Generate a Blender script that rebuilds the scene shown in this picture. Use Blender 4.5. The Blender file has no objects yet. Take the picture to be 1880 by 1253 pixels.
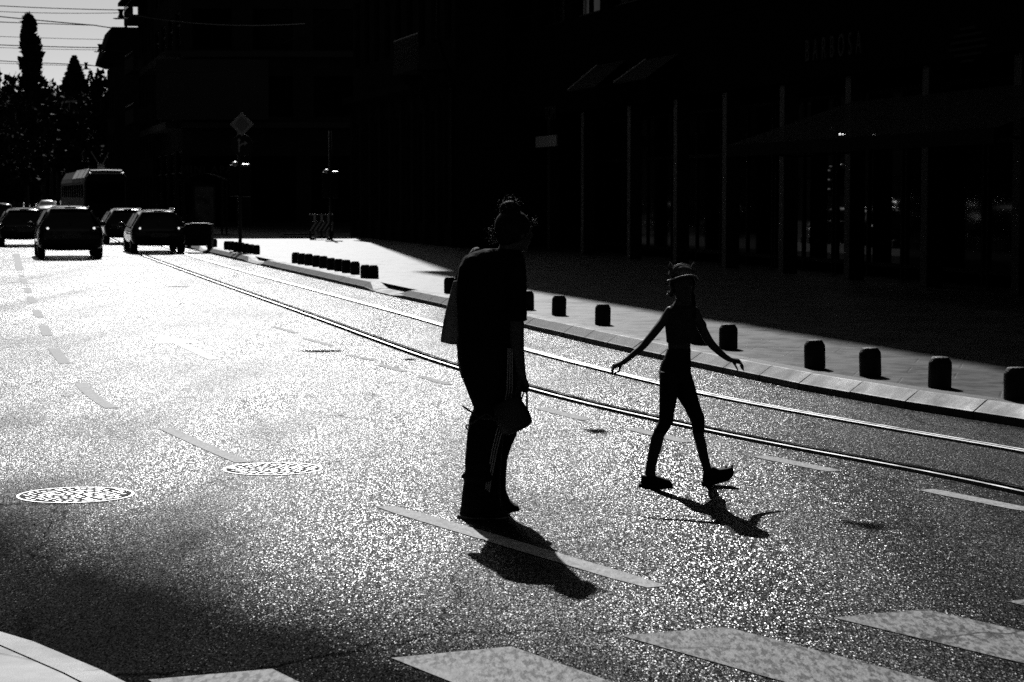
import bpy, bmesh, math, random
from mathutils import Vector, Matrix, noise as mnoise
R = math.radians
S = bpy.context.scene
COL = S.collection
# ---------------------------------------------------------------- camera
F = 4000.0; CX, CY = 940.0, 626.5; H = 1.78
TH = math.atan(267.5 / F)
cam_d = bpy.data.cameras.new("camera"); cam = bpy.data.objects.new("camera", cam_d); COL.objects.link(cam)
cam_d.sensor_width = 36.0; cam_d.lens = F / 1880.0 * 36.0
cam_d.clip_start = 0.3; cam_d.clip_end = 6000
cam.location = (0, 0, H); cam.rotation_euler = (R(90) - TH, 0, 0)
cam_d.dof.use_dof = True; cam_d.dof.focus_distance = 13.0; cam_d.dof.aperture_fstop = 9.0
S.camera = cam
# ---------------------------------------------------------------- sky, sun, exposure
SUN_EL, SUN_AZ = 34.5, -7.0           # azimuth from +Y, positive to +X
w = bpy.data.worlds.new("World"); S.world = w; w.use_nodes = True
nt = w.node_tree; bg = nt.nodes['Background']
sky = nt.nodes.new('ShaderNodeTexSky'); sky.sky_type = 'NISHITA'; sky.sun_disc = False
sky.sun_elevation = R(SUN_EL); sky.sun_rotation = R(SUN_AZ)
sky.air_density = 0.15; sky.dust_density = 1.0; sky.ozone_density = 0.0
bw = nt.nodes.new('ShaderNodeRGBToBW')
nt.links.new(sky.outputs[0], bw.inputs[0]); nt.links.new(bw.outputs[0], bg.inputs[0])
bg.inputs[1].default_value = 0.05
sd = bpy.data.lights.new("sun", 'SUN'); sun = bpy.data.objects.new("sun", sd); COL.objects.link(sun)
sd.energy = 2.8; sd.angle = R(0.55); sd.color = (1, 1, 1)
sdir = Vector((math.sin(R(SUN_AZ)) * math.cos(R(SUN_EL)), math.cos(R(SUN_AZ)) * math.cos(R(SUN_EL)), math.sin(R(SUN_EL))))
sun.rotation_euler = sdir.to_track_quat('Z', 'Y').to_euler(); sun.location = sdir * 60
S.view_settings.view_transform = 'Standard'; S.view_settings.look = 'None'
S.view_settings.exposure = 0.0; S.view_settings.gamma = 1.0
S.cycles.use_denoising = False
S.cycles.max_bounces = 5; S.cycles.diffuse_bounces = 2; S.cycles.glossy_bounces = 3
S.cycles.sample_clamp_indirect = 4.0; S.cycles.caustics_reflective = False; S.cycles.caustics_refractive = False
# ---------------------------------------------------------------- helpers
def ray(px, py):
    c, s = math.cos(TH), math.sin(TH); u = (px - CX) / F; v = (CY - py) / F
    return Vector((u, c + v * s, -s + v * c))
def P(px, py, z=0.0):
    r = ray(px, py); t = (z - H) / r.z
    return Vector((r.x * t, r.y * t, z))
def D(px, py, Y):
    r = ray(px, py); t = Y / r.y
    return Vector((r.x * t, Y, H + r.z * t))
SD = Vector((-0.2436, 0.9699, 0)); SP = Vector((0.9699, 0.2436, 0))   # along the street, to its right
def st(o, a, z=0.0): return SP * o + SD * a + Vector((0, 0, z))
def tag(o, label=None, cat=None, group=None, kind=None):
    if label: o['label'] = label
    if cat: o['category'] = cat
    if group: o['group'] = group
    if kind: o['kind'] = kind
    return o
def empty(name, loc=(0, 0, 0), rz=0.0, label=None, cat=None, group=None):
    o = bpy.data.objects.new(name, None); COL.objects.link(o); o.location = loc; o.rotation_euler = (0, 0, rz)
    o.empty_display_size = 0.2
    return tag(o, label, cat, group)
def copy_tree(o, parent=None):
    c = o.copy(); COL.objects.link(c); c.parent = parent
    for ch in o.children: copy_tree(ch, c)
    return c
class MB:
    def __init__(s): s.v = []; s.f = []
    def add(s, vs, fs):
        n = len(s.v); s.v += [tuple(p) for p in vs]; s.f += [tuple(i + n for i in f) for f in fs]; return s
    def box(s, a, b, M=None):
        (x0, y0, z0), (x1, y1, z1) = a, b
        vs = [Vector(p) for p in ((x0,y0,z0),(x1,y0,z0),(x1,y1,z0),(x0,y1,z0),(x0,y0,z1),(x1,y0,z1),(x1,y1,z1),(x0,y1,z1))]
        if M: vs = [M @ p for p in vs]
        return s.add(vs, [(0,3,2,1),(4,5,6,7),(0,1,5,4),(1,2,6,5),(2,3,7,6),(3,0,4,7)])
    def tube(s, pts, r, n=8, cap=True):
        pts = [Vector(p) for p in pts]; m = len(pts)
        rs = r if isinstance(r, (list, tuple)) else [r] * m
        rings = []; prev = None
        for i, p in enumerate(pts):
            d = (pts[min(i + 1, m - 1)] - pts[max(i - 1, 0)])
            d = d.normalized() if d.length > 1e-9 else Vector((0, 0, 1))
            if prev is None:
                a = Vector((0, 0, 1)) if abs(d.z) < 0.9 else Vector((1, 0, 0)); x = d.cross(a).normalized()
            else:
                x = (prev - d * prev.dot(d)); x = x.normalized() if x.length > 1e-6 else d.orthogonal().normalized()
            prev = x; y = d.cross(x)
            rings.append([p + (x * math.cos(2*math.pi*k/n) + y * math.sin(2*math.pi*k/n)) * rs[i] for k in range(n)])
        vs = [q for rg in rings for q in rg]; fs = []
        for i in range(m - 1):
            for k in range(n):
                fs.append((i*n+k, i*n+(k+1) % n, (i+1)*n+(k+1) % n, (i+1)*n+k))
        if cap: fs += [tuple(reversed(range(n))), tuple(range((m-1)*n, m*n))]
        return s.add(vs, fs)
    def loft(s, rings, cap=True):
        n = len(rings[0]); m = len(rings); vs = [q for rg in rings for q in rg]; fs = []
        for i in range(m - 1):
            for k in range(n): fs.append((i*n+k, i*n+(k+1) % n, (i+1)*n+(k+1) % n, (i+1)*n+k))
        if cap: fs += [tuple(reversed(range(n))), tuple(range((m-1)*n, m*n))]
        return s.add(vs, fs)
    def lathe(s, prof, c=(0, 0, 0), n=16, M=None):
        rings = []
        for r, z in prof:
            rg = [Vector((r*math.cos(2*math.pi*k/n) , r*math.sin(2*math.pi*k/n), z)) for k in range(n)]
            if M: rg = [M @ q for q in rg]
            rings.append([q + Vector(c) for q in rg])
        return s.loft(rings)
    def prism(s, poly, z0, z1):
        n = len(poly); vs = [(p[0], p[1], z0) for p in poly] + [(p[0], p[1], z1) for p in poly]
        return s.add(vs, [tuple(reversed(range(n))), tuple(range(n, 2*n))] + [(k, (k+1) % n, n+(k+1) % n, n+k) for k in range(n)])
    def ell(s, c, r, n=12, m=8, M=None):
        rings = []
        for j in range(m + 1):
            t = -math.pi/2 + math.pi*j/m; cr = max(math.cos(t), 0.02)
            rg = [Vector((r[0]*cr*math.cos(2*math.pi*k/n), r[1]*cr*math.sin(2*math.pi*k/n), r[2]*math.sin(t))) for k in range(n)]
            if M: rg = [M @ q for q in rg]
            rings.append([q + Vector(c) for q in rg])
        return s.loft(rings)
    def obj(s, name, mat, parent=None, smooth=False, bevel=0, sub=0):
        me = bpy.data.meshes.new(name); me.from_pydata(s.v, [], s.f); me.update()
        bm = bmesh.new(); bm.from_mesh(me); bmesh.ops.recalc_face_normals(bm, faces=bm.faces); bm.to_mesh(me); bm.free()
        if smooth:
            for p in me.polygons: p.use_smooth = True
        o = bpy.data.objects.new(name, me); COL.objects.link(o)
        if mat: me.materials.append(mat)
        if parent: o.parent = parent
        if bevel:
            b = o.modifiers.new('bevel', 'BEVEL'); b.width = bevel; b.segments = 2; b.limit_method = 'ANGLE'
        if sub:
            b = o.modifiers.new('sub', 'SUBSURF'); b.levels = sub; b.render_levels = sub
        return o
# ---------------------------------------------------------------- materials
def mat(name, c=0.1, rough=0.7, metal=0.0, spec=0.5, emit=0.0, nscale=0, namp=0.3, bump=0.0, bscale=20, trans=0.0):
    m = bpy.data.materials.new(name); m.use_nodes = True; t = m.node_tree; b = t.nodes['Principled BSDF']
    b.inputs['Base Color'].default_value = (c, c, c, 1); b.inputs['Roughness'].default_value = rough
    b.inputs['Metallic'].default_value = metal; b.inputs['Specular IOR Level'].default_value = spec
    if emit: b.inputs['Emission Color'].default_value = (1, 1, 1, 1); b.inputs['Emission Strength'].default_value = emit
    tc = t.nodes.new('ShaderNodeTexCoord')
    if nscale:
        n = t.nodes.new('ShaderNodeTexNoise'); n.inputs['Scale'].default_value = nscale; n.inputs['Detail'].default_value = 6
        t.links.new(tc.outputs['Object'], n.inputs['Vector'])
        r = t.nodes.new('ShaderNodeMapRange'); r.inputs['From Min'].default_value = 0.25; r.inputs['From Max'].default_value = 0.75
        r.inputs['To Min'].default_value = c * (1 - namp); r.inputs['To Max'].default_value = c * (1 + namp)
        t.links.new(n.outputs['Fac'], r.inputs['Value']); t.links.new(r.outputs[0], b.inputs['Base Color'])
        r2 = t.nodes.new('ShaderNodeMapRange'); r2.inputs['From Min'].default_value = 0.3; r2.inputs['From Max'].default_value = 0.7
        r2.inputs['To Min'].default_value = max(rough - 0.12, 0.03); r2.inputs['To Max'].default_value = min(rough + 0.12, 1)
        t.links.new(n.outputs['Fac'], r2.inputs['Value']); t.links.new(r2.outputs[0], b.inputs['Roughness'])
    if bump:
        n = t.nodes.new('ShaderNodeTexNoise'); n.inputs['Scale'].default_value = bscale; n.inputs['Detail'].default_value = 5
        t.links.new(tc.outputs['Object'], n.inputs['Vector'])
        bp = t.nodes.new('ShaderNodeBump'); bp.inputs['Strength'].default_value = bump; bp.inputs['Distance'].default_value = 0.02
        t.links.new(n.outputs['Fac'], bp.inputs['Height']); t.links.new(bp.outputs[0], b.inputs['Normal'])
    return m
class NT:
    """small node-building aid"""
    def __init__(s, name):
        s.m = bpy.data.materials.new(name); s.m.use_nodes = True; s.t = s.m.node_tree
        s.b = s.t.nodes['Principled BSDF']; s.tc = s.t.nodes.new('ShaderNodeTexCoord')
    def link(s, a, b): s.t.links.new(a, b)
    def inp(s, sock, v):
        if v is None: return
        if hasattr(v, 'is_output'): s.link(v, sock)
        else: sock.default_value = v
    def mapping(s, scale=(1,1,1), rz=0.0, loc=(0,0,0)):
        n = s.t.nodes.new('ShaderNodeMapping'); n.inputs['Scale'].default_value = scale; n.inputs['Rotation'].default_value = (0,0,rz)
        n.inputs['Location'].default_value = loc; s.link(s.tc.outputs['Object'], n.inputs['Vector']); return n.outputs[0]
    def noise(s, vec, scale, detail=3, rough=0.5):
        n = s.t.nodes.new('ShaderNodeTexNoise'); n.inputs['Scale'].default_value = scale; n.inputs['Detail'].default_value = detail
        n.inputs['Roughness'].default_value = rough
        s.link(vec, n.inputs['Vector']); return n.outputs['Fac']
    def voro(s, vec, scale, feature='F1'):
        n = s.t.nodes.new('ShaderNodeTexVoronoi'); n.feature = feature; n.inputs['Scale'].default_value = scale
        s.link(vec, n.inputs['Vector']); return n
    def mr(s, v, a, b, c, d, clamp=True, smooth=False):
        n = s.t.nodes.new('ShaderNodeMapRange'); n.clamp = clamp
        if smooth: n.interpolation_type = 'SMOOTHSTEP'
        for k, x in zip(('From Min','From Max','To Min','To Max'), (a, b, c, d)): s.inp(n.inputs[k], x)
        s.link(v, n.inputs['Value']); return n.outputs[0]
    def math(s, op, a, b=None, c=None):
        n = s.t.nodes.new('ShaderNodeMath'); n.operation = op
        s.inp(n.inputs[0], a); s.inp(n.inputs[1], b); s.inp(n.inputs[2], c); return n.outputs[0]
    def vm(s, op, a, b=None):
        n = s.t.nodes.new('ShaderNodeVectorMath'); n.operation = op
        s.inp(n.inputs[0], a); s.inp(n.inputs[1], b); return n.outputs[0]
    def vscale(s, a, k):
        n = s.t.nodes.new('ShaderNodeVectorMath'); n.operation = 'SCALE'; s.inp(n.inputs[0], a); s.inp(n.inputs['Scale'], k); return n.outputs[0]
    def sep(s, v):
        n = s.t.nodes.new('ShaderNodeSeparateXYZ'); s.link(v, n.inputs[0]); return n.outputs
    def dist(s, c, rx, ry, rz=0.0):
        """normalised elliptical distance from world point c (metres)"""
        n = s.t.nodes.new('ShaderNodeVectorMath'); n.operation = 'SUBTRACT'; s.link(s.tc.outputs['Object'], n.inputs[0]); n.inputs[1].default_value = (c[0], c[1], 0)
        r = s.t.nodes.new('ShaderNodeVectorRotate'); r.rotation_type = 'Z_AXIS'; r.inputs['Angle'].default_value = -rz; s.link(n.outputs[0], r.inputs['Vector'])
        k = s.t.nodes.new('ShaderNodeVectorMath'); k.operation = 'MULTIPLY'; s.link(r.outputs[0], k.inputs[0]); k.inputs[1].default_value = (1/rx, 1/ry, 0)
        l = s.t.nodes.new('ShaderNodeVectorMath'); l.operation = 'LENGTH'; s.link(k.outputs[0], l.inputs[0]); return l.outputs['Value']
def facet(n, vec, scale, k):
    """per-stone random tilt of the normal: aggregate that sparkles"""
    v = n.voro(vec, scale)
    off = n.vm('SUBTRACT', v.outputs['Color'], (0.5, 0.5, 0.5))
    off = n.vm('MULTIPLY', off, (1, 1, 0)); off = n.vscale(off, k)
    g = n.t.nodes.new('ShaderNodeNewGeometry')
    return n.vm('NORMALIZE', n.vm('ADD', g.outputs['Normal'], off)), v
def asphalt():
    n = NT('asphalt')
    streetmap = n.mapping((1, 1, 1), rz=R(-14.1))
    g = n.mapping((1, 0.34, 1), rz=R(-14.1))
    track = n.noise(n.mapping((1.5, 0.035, 1), rz=R(-14.1)), 1.0, 4)
    patch = n.noise(n.mapping((1, 0.45, 1), rz=R(-14.1)), 0.55, 4)
    wp = n.sep(n.tc.outputs['Object'])                       # specular fades out towards the near left kerb
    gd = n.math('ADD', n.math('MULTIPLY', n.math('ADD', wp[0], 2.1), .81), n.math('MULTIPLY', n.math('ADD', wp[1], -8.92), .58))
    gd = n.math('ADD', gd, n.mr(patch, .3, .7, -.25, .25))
    kerb_fade = n.mr(gd, 0.7, 2.5, 0.01, 1.0, smooth=True)
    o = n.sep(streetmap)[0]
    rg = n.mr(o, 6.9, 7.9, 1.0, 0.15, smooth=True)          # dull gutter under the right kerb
    edge = n.math('MULTIPLY', kerb_fade, rg)
    k = n.mr(n.math('ADD', track, patch), 0.75, 1.25, 0.75, 0.3)
    nv, vo = facet(n, g, 215.0, 0.60)
    cell = n.sep(vo.outputs['Color'])[2]
    n.link(nv, n.b.inputs['Normal'])
    base = n.mr(cell, 0, 1, 0.002, 0.028)
    n.link(base, n.b.inputs['Base Color'])
    rough = n.mr(n.math('ADD', track, patch), 0.8, 1.2, 0.40, 0.27)
    n.link(rough, n.b.inputs['Roughness'])
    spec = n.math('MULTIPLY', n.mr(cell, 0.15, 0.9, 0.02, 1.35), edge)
    spec = n.math('MULTIPLY', spec, n.mr(patch, 0.35, 0.65, 0.62, 1.3))
    # specular graded along the street imitates the glare fading towards the foreground
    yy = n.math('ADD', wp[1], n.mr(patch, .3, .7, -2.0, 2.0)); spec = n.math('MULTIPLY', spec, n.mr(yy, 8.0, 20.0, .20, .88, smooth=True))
    # specular cut outside the through lane to keep the glare a narrow band
    oo = n.math('ADD', o, n.mr(track, .3, .7, -.7, .7)); band = n.math('MULTIPLY', n.mr(oo, .2, 2.8, .46, 1.0, smooth=True), n.mr(oo, 4.2, 6.6, 1.0, .55, smooth=True))
    spec = n.math('MULTIPLY', spec, band)
    spec = n.math('MULTIPLY', spec, n.mr(track, .35, .65, .72, 1.22))
    # open cracks and a few tarred seams
    wob = n.t.nodes.new('ShaderNodeTexNoise'); wob.inputs['Scale'].default_value = 3.0; wob.inputs['Detail'].default_value = 4; n.link(n.mapping((1,.5,1)), wob.inputs['Vector'])
    cv = n.vm('ADD', n.mapping((1,.6,1)), n.vscale(wob.outputs['Color'], .35))
    ck = n.mr(n.voro(cv, .32, 'DISTANCE_TO_EDGE').outputs['Distance'], .0015, .006, 0.3, 1.0)
    zone = n.mr(n.noise(n.mapping((1,1,1), loc=(3.1,1.7,0)), .25, 2), .5, .6, 0.0, 1.0)
    ck = n.math('MAXIMUM', ck, zone)
    blot = n.mr(n.noise(n.mapping((1,.3,1), rz=R(-14.1), loc=(7,2,0)), .9, 5, .7), .60, .68, 1.0, .55)
    spec = n.math('MULTIPLY', n.math('MULTIPLY', spec, ck), blot)
    n.link(n.math('MULTIPLY', base, ck), n.b.inputs['Base Color'])
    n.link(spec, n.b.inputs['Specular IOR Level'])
    return n.m
M = {}
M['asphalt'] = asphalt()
# ---------------------------------------------------------------- ground
def paint(name, c=0.42, crack=False):
    n = NT(name)
    p1 = n.noise(n.mapping(), 9.0, 6, 0.65); fine = n.noise(n.mapping((1,.3,1)), 60, 3, .6)
    col = n.mr(p1, 0.3, 0.7, c * 0.72, c * 1.15)
    col = n.math('MULTIPLY', col, n.mr(fine, 0.3, 0.62, 0.55, 1.08))
    n.link(col, n.b.inputs['Base Color']); n.b.inputs['Roughness'].default_value = 0.6
    n.b.inputs['Specular IOR Level'].default_value = 0.12
    if crack:
        # thick worn coat: pits between the stones and a few long cracks
        pit = n.mr(n.noise(n.mapping((1,.28,1), loc=(3,3,0)), 42, 3, .6), .42, .53, .22, 1.0)
        zone = n.mr(n.noise(n.mapping(), 1.1, 3), .30, .42, 0.0, 1.0)
        pit = n.math('ADD', n.math('MULTIPLY', pit, zone), n.math('MULTIPLY', n.math('SUBTRACT', 1.0, zone), 1.0))
        wob = n.t.nodes.new('ShaderNodeTexNoise'); wob.inputs['Scale'].default_value = 4.0; wob.inputs['Detail'].default_value = 4; n.link(n.mapping(), wob.inputs['Vector'])
        cv = n.vm('ADD', n.mapping((.35,1,1)), n.vscale(wob.outputs['Color'], .3))
        vo = n.voro(cv, 1.1, 'DISTANCE_TO_EDGE'); cr = n.mr(vo.outputs['Distance'], .006, .018, .08, 1.0)
        cr = n.math('MAXIMUM', cr, n.mr(n.noise(n.mapping(loc=(5,9,0)), .8, 2), .47, .53, 1.0, 0.0))
        col = n.math('MULTIPLY', n.math('MULTIPLY', col, pit), cr); n.link(col, n.b.inputs['Base Color'])
    bp = n.t.nodes.new('ShaderNodeBump'); bp.inputs['Strength'].default_value = 0.6; bp.inputs['Distance'].default_value = 0.004
    n.link(n.noise(n.mapping((1, .5, 1)), 110, 2), bp.inputs['Height']); n.link(bp.outputs[0], n.b.inputs['Normal'])
    return n.m
M['paint'] = paint('road_paint', .7)
M['paint_worn'] = paint('road_paint_worn', 0.3)
M['paint_worn'].node_tree.nodes['Principled BSDF'].inputs['Specular IOR Level'].default_value = .25
M['paint_ghost'] = paint('road_paint_ghost', 0.5)
M['paint_ghost'].node_tree.nodes['Principled BSDF'].inputs['Specular IOR Level'].default_value = .6; M['paint_ghost'].node_tree.nodes['Principled BSDF'].inputs['Roughness'].default_value = .42
M['paint_cross'] = paint('crossing_paint', 0.46, True)
def stone(name, c, brick=None, rot=0.0, rough=0.55, spec=0.35, bs=0.6):
    n = NT(name)
    v = n.noise(n.mapping(), 3.0, 8, 0.65); f = n.noise(n.mapping(), 140, 3)
    col = n.mr(v, 0.3, 0.7, c * 0.7, c * 1.25); col = n.math('MULTIPLY', col, n.mr(f, 0.3, 0.7, 0.8, 1.15))
    hgt = f
    if brick:
        b = n.t.nodes.new('ShaderNodeTexBrick'); n.link(n.mapping(rz=rot), b.inputs['Vector'])
        b.inputs['Scale'].default_value = 1.0; b.inputs['Brick Width'].default_value = brick[0]; b.inputs['Row Height'].default_value = brick[1]
        b.inputs['Mortar Size'].default_value = 0.011; b.inputs['Mortar Smooth'].default_value = 0.2
        b.inputs['Color1'].default_value = (.75,.75,.75,1); b.inputs['Color2'].default_value = (1.15,1.15,1.15,1); b.inputs['Mortar'].default_value = (.12,.12,.12,1)
        bwn = n.t.nodes.new('ShaderNodeRGBToBW'); n.link(b.outputs['Color'], bwn.inputs[0])
        col = n.math('MULTIPLY', col, bwn.outputs[0])
        hgt = n.math('ADD', n.math('MULTIPLY', f, 0.25), n.math('MULTIPLY', n.math('SUBTRACT', 1.0, b.outputs['Fac']), 1.0))
    n.link(col, n.b.inputs['Base Color'])
    n.link(n.mr(v, 0.3, 0.7, rough - .1, rough + .12), n.b.inputs['Roughness']); n.b.inputs['Specular IOR Level'].default_value = spec
    bp = n.t.nodes.new('ShaderNodeBump'); bp.inputs['Strength'].default_value = bs; bp.inputs['Distance'].default_value = 0.004
    n.link(hgt, bp.inputs['Height']); n.link(bp.outputs[0], n.b.inputs['Normal'])
    return n.m
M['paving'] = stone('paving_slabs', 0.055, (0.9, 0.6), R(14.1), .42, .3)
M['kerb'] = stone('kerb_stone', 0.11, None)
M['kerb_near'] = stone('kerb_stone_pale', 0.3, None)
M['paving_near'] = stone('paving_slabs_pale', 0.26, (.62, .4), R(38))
M['ground'] = mat('earth', 0.06, 0.9, nscale=0.2)
# kerb line (foot of the kerb on the road), from the near right to far away
kpx = [(1880,785),(1662,751),(1461,715),(1267,673),(1100,636),(962,603),(810,565),(722,545.5),(670,533),(570,509.5),(482,489),(386,466.5),(340,455.5)]
kl = [P(*p) for p in kpx]
kl = [kl[0] + (kl[0]-kl[1]).normalized()*6, kl[0]] + kl[1:]
for k in range(6): kl.append(kl[-1] + SD * (12 + 22*k) + SP * (0.25*(k+1)))
def resample(pl, d):
    out = [pl[0].copy()]; acc = 0.0; i = 0; cur = pl[0].copy()
    while i < len(pl) - 1:
        seg = pl[i+1] - cur; L = seg.length
        if L + acc >= d:
            cur = cur + seg.normalized() * (d - acc); out.append(cur.copy()); acc = 0.0
        else:
            acc += L; i += 1; cur = pl[i].copy()
    return out
def offset_line(pl, o):
    out = []
    for i, p in enumerate(pl):
        d = (pl[min(i+1, len(pl)-1)] - pl[max(i-1, 0)]).normalized()
        out.append(p + Vector((d.y, -d.x, 0)) * o)      # to the right of travel
    return out
KH = 0.15
def sheet(name, a, b, z, material, skirt=0.0):
    n = min(len(a), len(b)); mb = MB()
    vs = [(p.x, p.y, z) for p in a[:n]] + [(p.x, p.y, z) for p in b[:n]]
    mb.add(vs, [(i, i+1, n+i+1, n+i) for i in range(n-1)])
    o = mb.obj(name, material); return o
g = MB().add([(-900,-200,-0.03),(900,-200,-0.03),(900,2500,-0.03),(-900,2500,-0.03)], [(0,1,2,3)]).obj('ground', M['ground']); tag(g, kind='structure')
kr = resample(kl, 0.95)
far_left = [p - Vector((60, 0, 0)) for p in kl]
mb = MB()
rb = [Vector((30,-12,0)), Vector((12, 5, 0))] + offset_line(kl, 0.02)
la = [Vector((-40,-12,0)), Vector((-40, 5, 0))] + [Vector((p.x-45, p.y, 0)) for p in kl]
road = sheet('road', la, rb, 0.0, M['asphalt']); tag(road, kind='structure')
# right pavement, laid against the kerb stones
pa = offset_line(kl, 0.30)
pb = [p + Vector((60, 14, 0)) for p in pa]
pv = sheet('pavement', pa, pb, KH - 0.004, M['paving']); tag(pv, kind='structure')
# kerb stones
def drop(p):
    """height factor: 1 normal, low where the kerb is dropped"""
    for x0, x1 in ((676, 738), (458, 489), (372, 390)):
        a = next(x for x in [P(x0, 0.2456*x0 + 369.0)]); b = P(x1, 0.2456*x1 + 367.5)
        if b.y < p.y < a.y: return 0.42
    return 1.0
mb = MB(); rnd = random.Random(4)
for i in range(len(kr)-1):
    a, b = kr[i], kr[i+1]
    if a.y > 150: break
    d = (b-a).normalized(); nrm = Vector((d.y, -d.x, 0)); a2 = a + d*0.006; b2 = b - d*0.006
    ha, hb = drop(a), drop(b); jz = rnd.uniform(-.003, .003)
    def prof(p, h):
        return [p + nrm*0.45 + Vector((0,0,-.02)), p + Vector((0,0,-.02)), p + Vector((0,0,.062*h+jz)), p + nrm*0.012 + Vector((0,0,.068*h+jz)), p + nrm*0.125 + Vector((0,0,KH*h-.004+jz)), p + nrm*0.14 + Vector((0,0,KH*h+jz)),
                p + nrm*0.30 + Vector((0,0,KH*h+.001+jz)), p + nrm*0.45 + Vector((0,0,(KH if h == 1 else KH*.97)-.02))]
    mb.loft([prof(a + d*0.011, ha), prof(b - d*0.011, hb)])
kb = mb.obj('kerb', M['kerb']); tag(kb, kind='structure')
# near left corner: kerb and pavement
lk = [P(x, y) for x, y in ((-260,1120),(-130,1132),(0,1157),(60,1178),(120,1203),(180,1229),(250,1262),(330,1302),(420,1352),(520,1415))]
lk = [P(x, y) for x, y in ((-260,1130),(-130,1146),(0,1178),(60,1200),(120,1225),(180,1251),(250,1285),(330,1328),(420,1380),(520,1450))]
lk_in = []
for i, p in enumerate(lk):
    d = (lk[min(i+1,len(lk)-1)] - lk[max(i-1,0)]).normalized(); lk_in.append(p + Vector((d.y, -d.x, 0))*0.0 - Vector((-d.y, d.x, 0))*0.17)
mb = MB(); ex = []
ls = resample(lk, 0.62)
for i in range(len(ls)-1):
    a, b = ls[i], ls[i+1]; d = (b-a).normalized(); nr = Vector((d.y, -d.x, 0)); a2 = a + d*.003; b2 = b - d*.003
    pr = lambda p: [p + Vector((0,0,-.02)), p + Vector((0,0,.045)), p + nr*.012 + Vector((0,0,.055)), p + nr*.15 + Vector((0,0,.06)), p + nr*.16 + Vector((0,0,-.02))]
    mb.loft([pr(a2), pr(b2)])
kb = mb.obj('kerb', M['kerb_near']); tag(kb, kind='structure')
inn = []
for i, p in enumerate(ls):
    d = (ls[min(i+1,len(ls)-1)] - ls[max(i-1,0)]).normalized(); inn.append(p + Vector((d.y, -d.x, 0))*0.157)
# slabs between kerb and beyond, as separate tiles
mb = MB()
poly = [(p.x, p.y) for p in inn] + [(inn[-1].x, -3), (-9, -3), (-9, inn[0].y)]
mb.add([(x, y, .0575) for x, y in poly], [tuple(range(len(poly)))])
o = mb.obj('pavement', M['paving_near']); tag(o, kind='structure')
# joints of the near pavement (dark grout strips, real recess-filled lines)
M['grout'] = mat('grout', 0.02, 0.9)
# ---- tram rails
M['steel'] = mat('rail_steel', 0.5, 0.26, metal=1.0, nscale=3, namp=.15); M['steel2'] = mat('rail_steel_polished', 0.9, 0.42, metal=1.0, nscale=3, namp=.15)
M['groove'] = mat('rail_groove', 0.004, 0.9, spec=0.0)
M['rail_bed'] = mat('rail_bed', 0.006, 0.9, nscale=14, namp=.5, spec=.0)
r1 = [(2100,953),(1880,902),(1680,861),(1460,821),(1290,787),(1100,745),(980,714),(820,668),(698,625),(552,572),(380,511.6),(268,471)]
r2 = [(2100,872),(1880,829),(1710,800),(1460,756),(1279,721),(1100,677.6),(962,641.6),(807,596.5),(721,572),(561,529),(443,497.5),(344,468.6)]
def smoothline(pts, z=0.0):
    w = [P(*p) for p in pts]
    out = []
    for i in range(len(w)-1):
        p0 = w[max(i-1,0)]; p1 = w[i]; p2 = w[i+1]; p3 = w[min(i+2,len(w)-1)]
        for k in range(6):
            t = k/6; out.append(0.5*((2*p1) + (p2-p0)*t + (2*p0-5*p1+4*p2-p3)*t*t + (3*p1-p0-3*p2+p3)*t**3))
    out.append(w[-1]); return out
tramdir = (Vector((-21.4, 115, 0)) - Vector((-10.1, 64, 0))).normalized()
for idx, rp in enumerate((r1, r2)):
    ln = smoothline(rp)
    # light smoothing in world space
    for _ in range(6):
        ln = [ln[0]] + [(ln[i-1] + ln[i]*2 + ln[i+1])/4 for i in range(1, len(ln)-1)] + [ln[-1]]
    ln += [ln[-1] + tramdir*50, ln[-1] + tramdir*120]
    root = empty('tram_rail', (0,0,0), 0, ('grooved steel tram rail nearer the camera, running behind both walkers' if idx == 0 else 'grooved steel tram rail closer to the kerb with the row of stone bollards'), 'rail', 'tram rails in the street')
    def strip(nm, o0, o1, z, m):
        a = offset_line(ln, o0); b = offset_line(ln, o1); k = MB(); n = len(a)
        k.add([(p.x,p.y,z) for p in a] + [(p.x,p.y,z) for p in b], [(i,i+1,n+i+1,n+i) for i in range(n-1)])
        return k.obj(nm, m, root)
    strip('bedding', (-.125, -.1)[idx], (-.045, -.036)[idx], .003, M['rail_bed'])
    strip('groove', (-.018, .0)[idx], (.058, .036)[idx], .0035, M['groove'])
    strip('rail_lip', (.058, .036)[idx], .064, .006, M[('steel','steel2')[idx]])
    hw0 = (-.018, .0)[idx]; a = offset_line(ln, (-.045, -.036)[idx]); b = offset_line(ln, hw0); k = MB(); n = len(a)
    k.add([(p.x,p.y,-.0) for p in a] + [(p.x,p.y,.007) for p in a] + [(p.x,p.y,.007) for p in b] + [(p.x,p.y,0) for p in b],
          [(j*n+i, j*n+i+1, (j+1)*n+i+1, (j+1)*n+i) for i in range(n-1) for j in range(3)])
    k.obj('rail_head', M['steel2'], root)
    strip('flangeway_edge', .064, (.105, .072)[idx], .003, M['rail_bed'])
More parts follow.
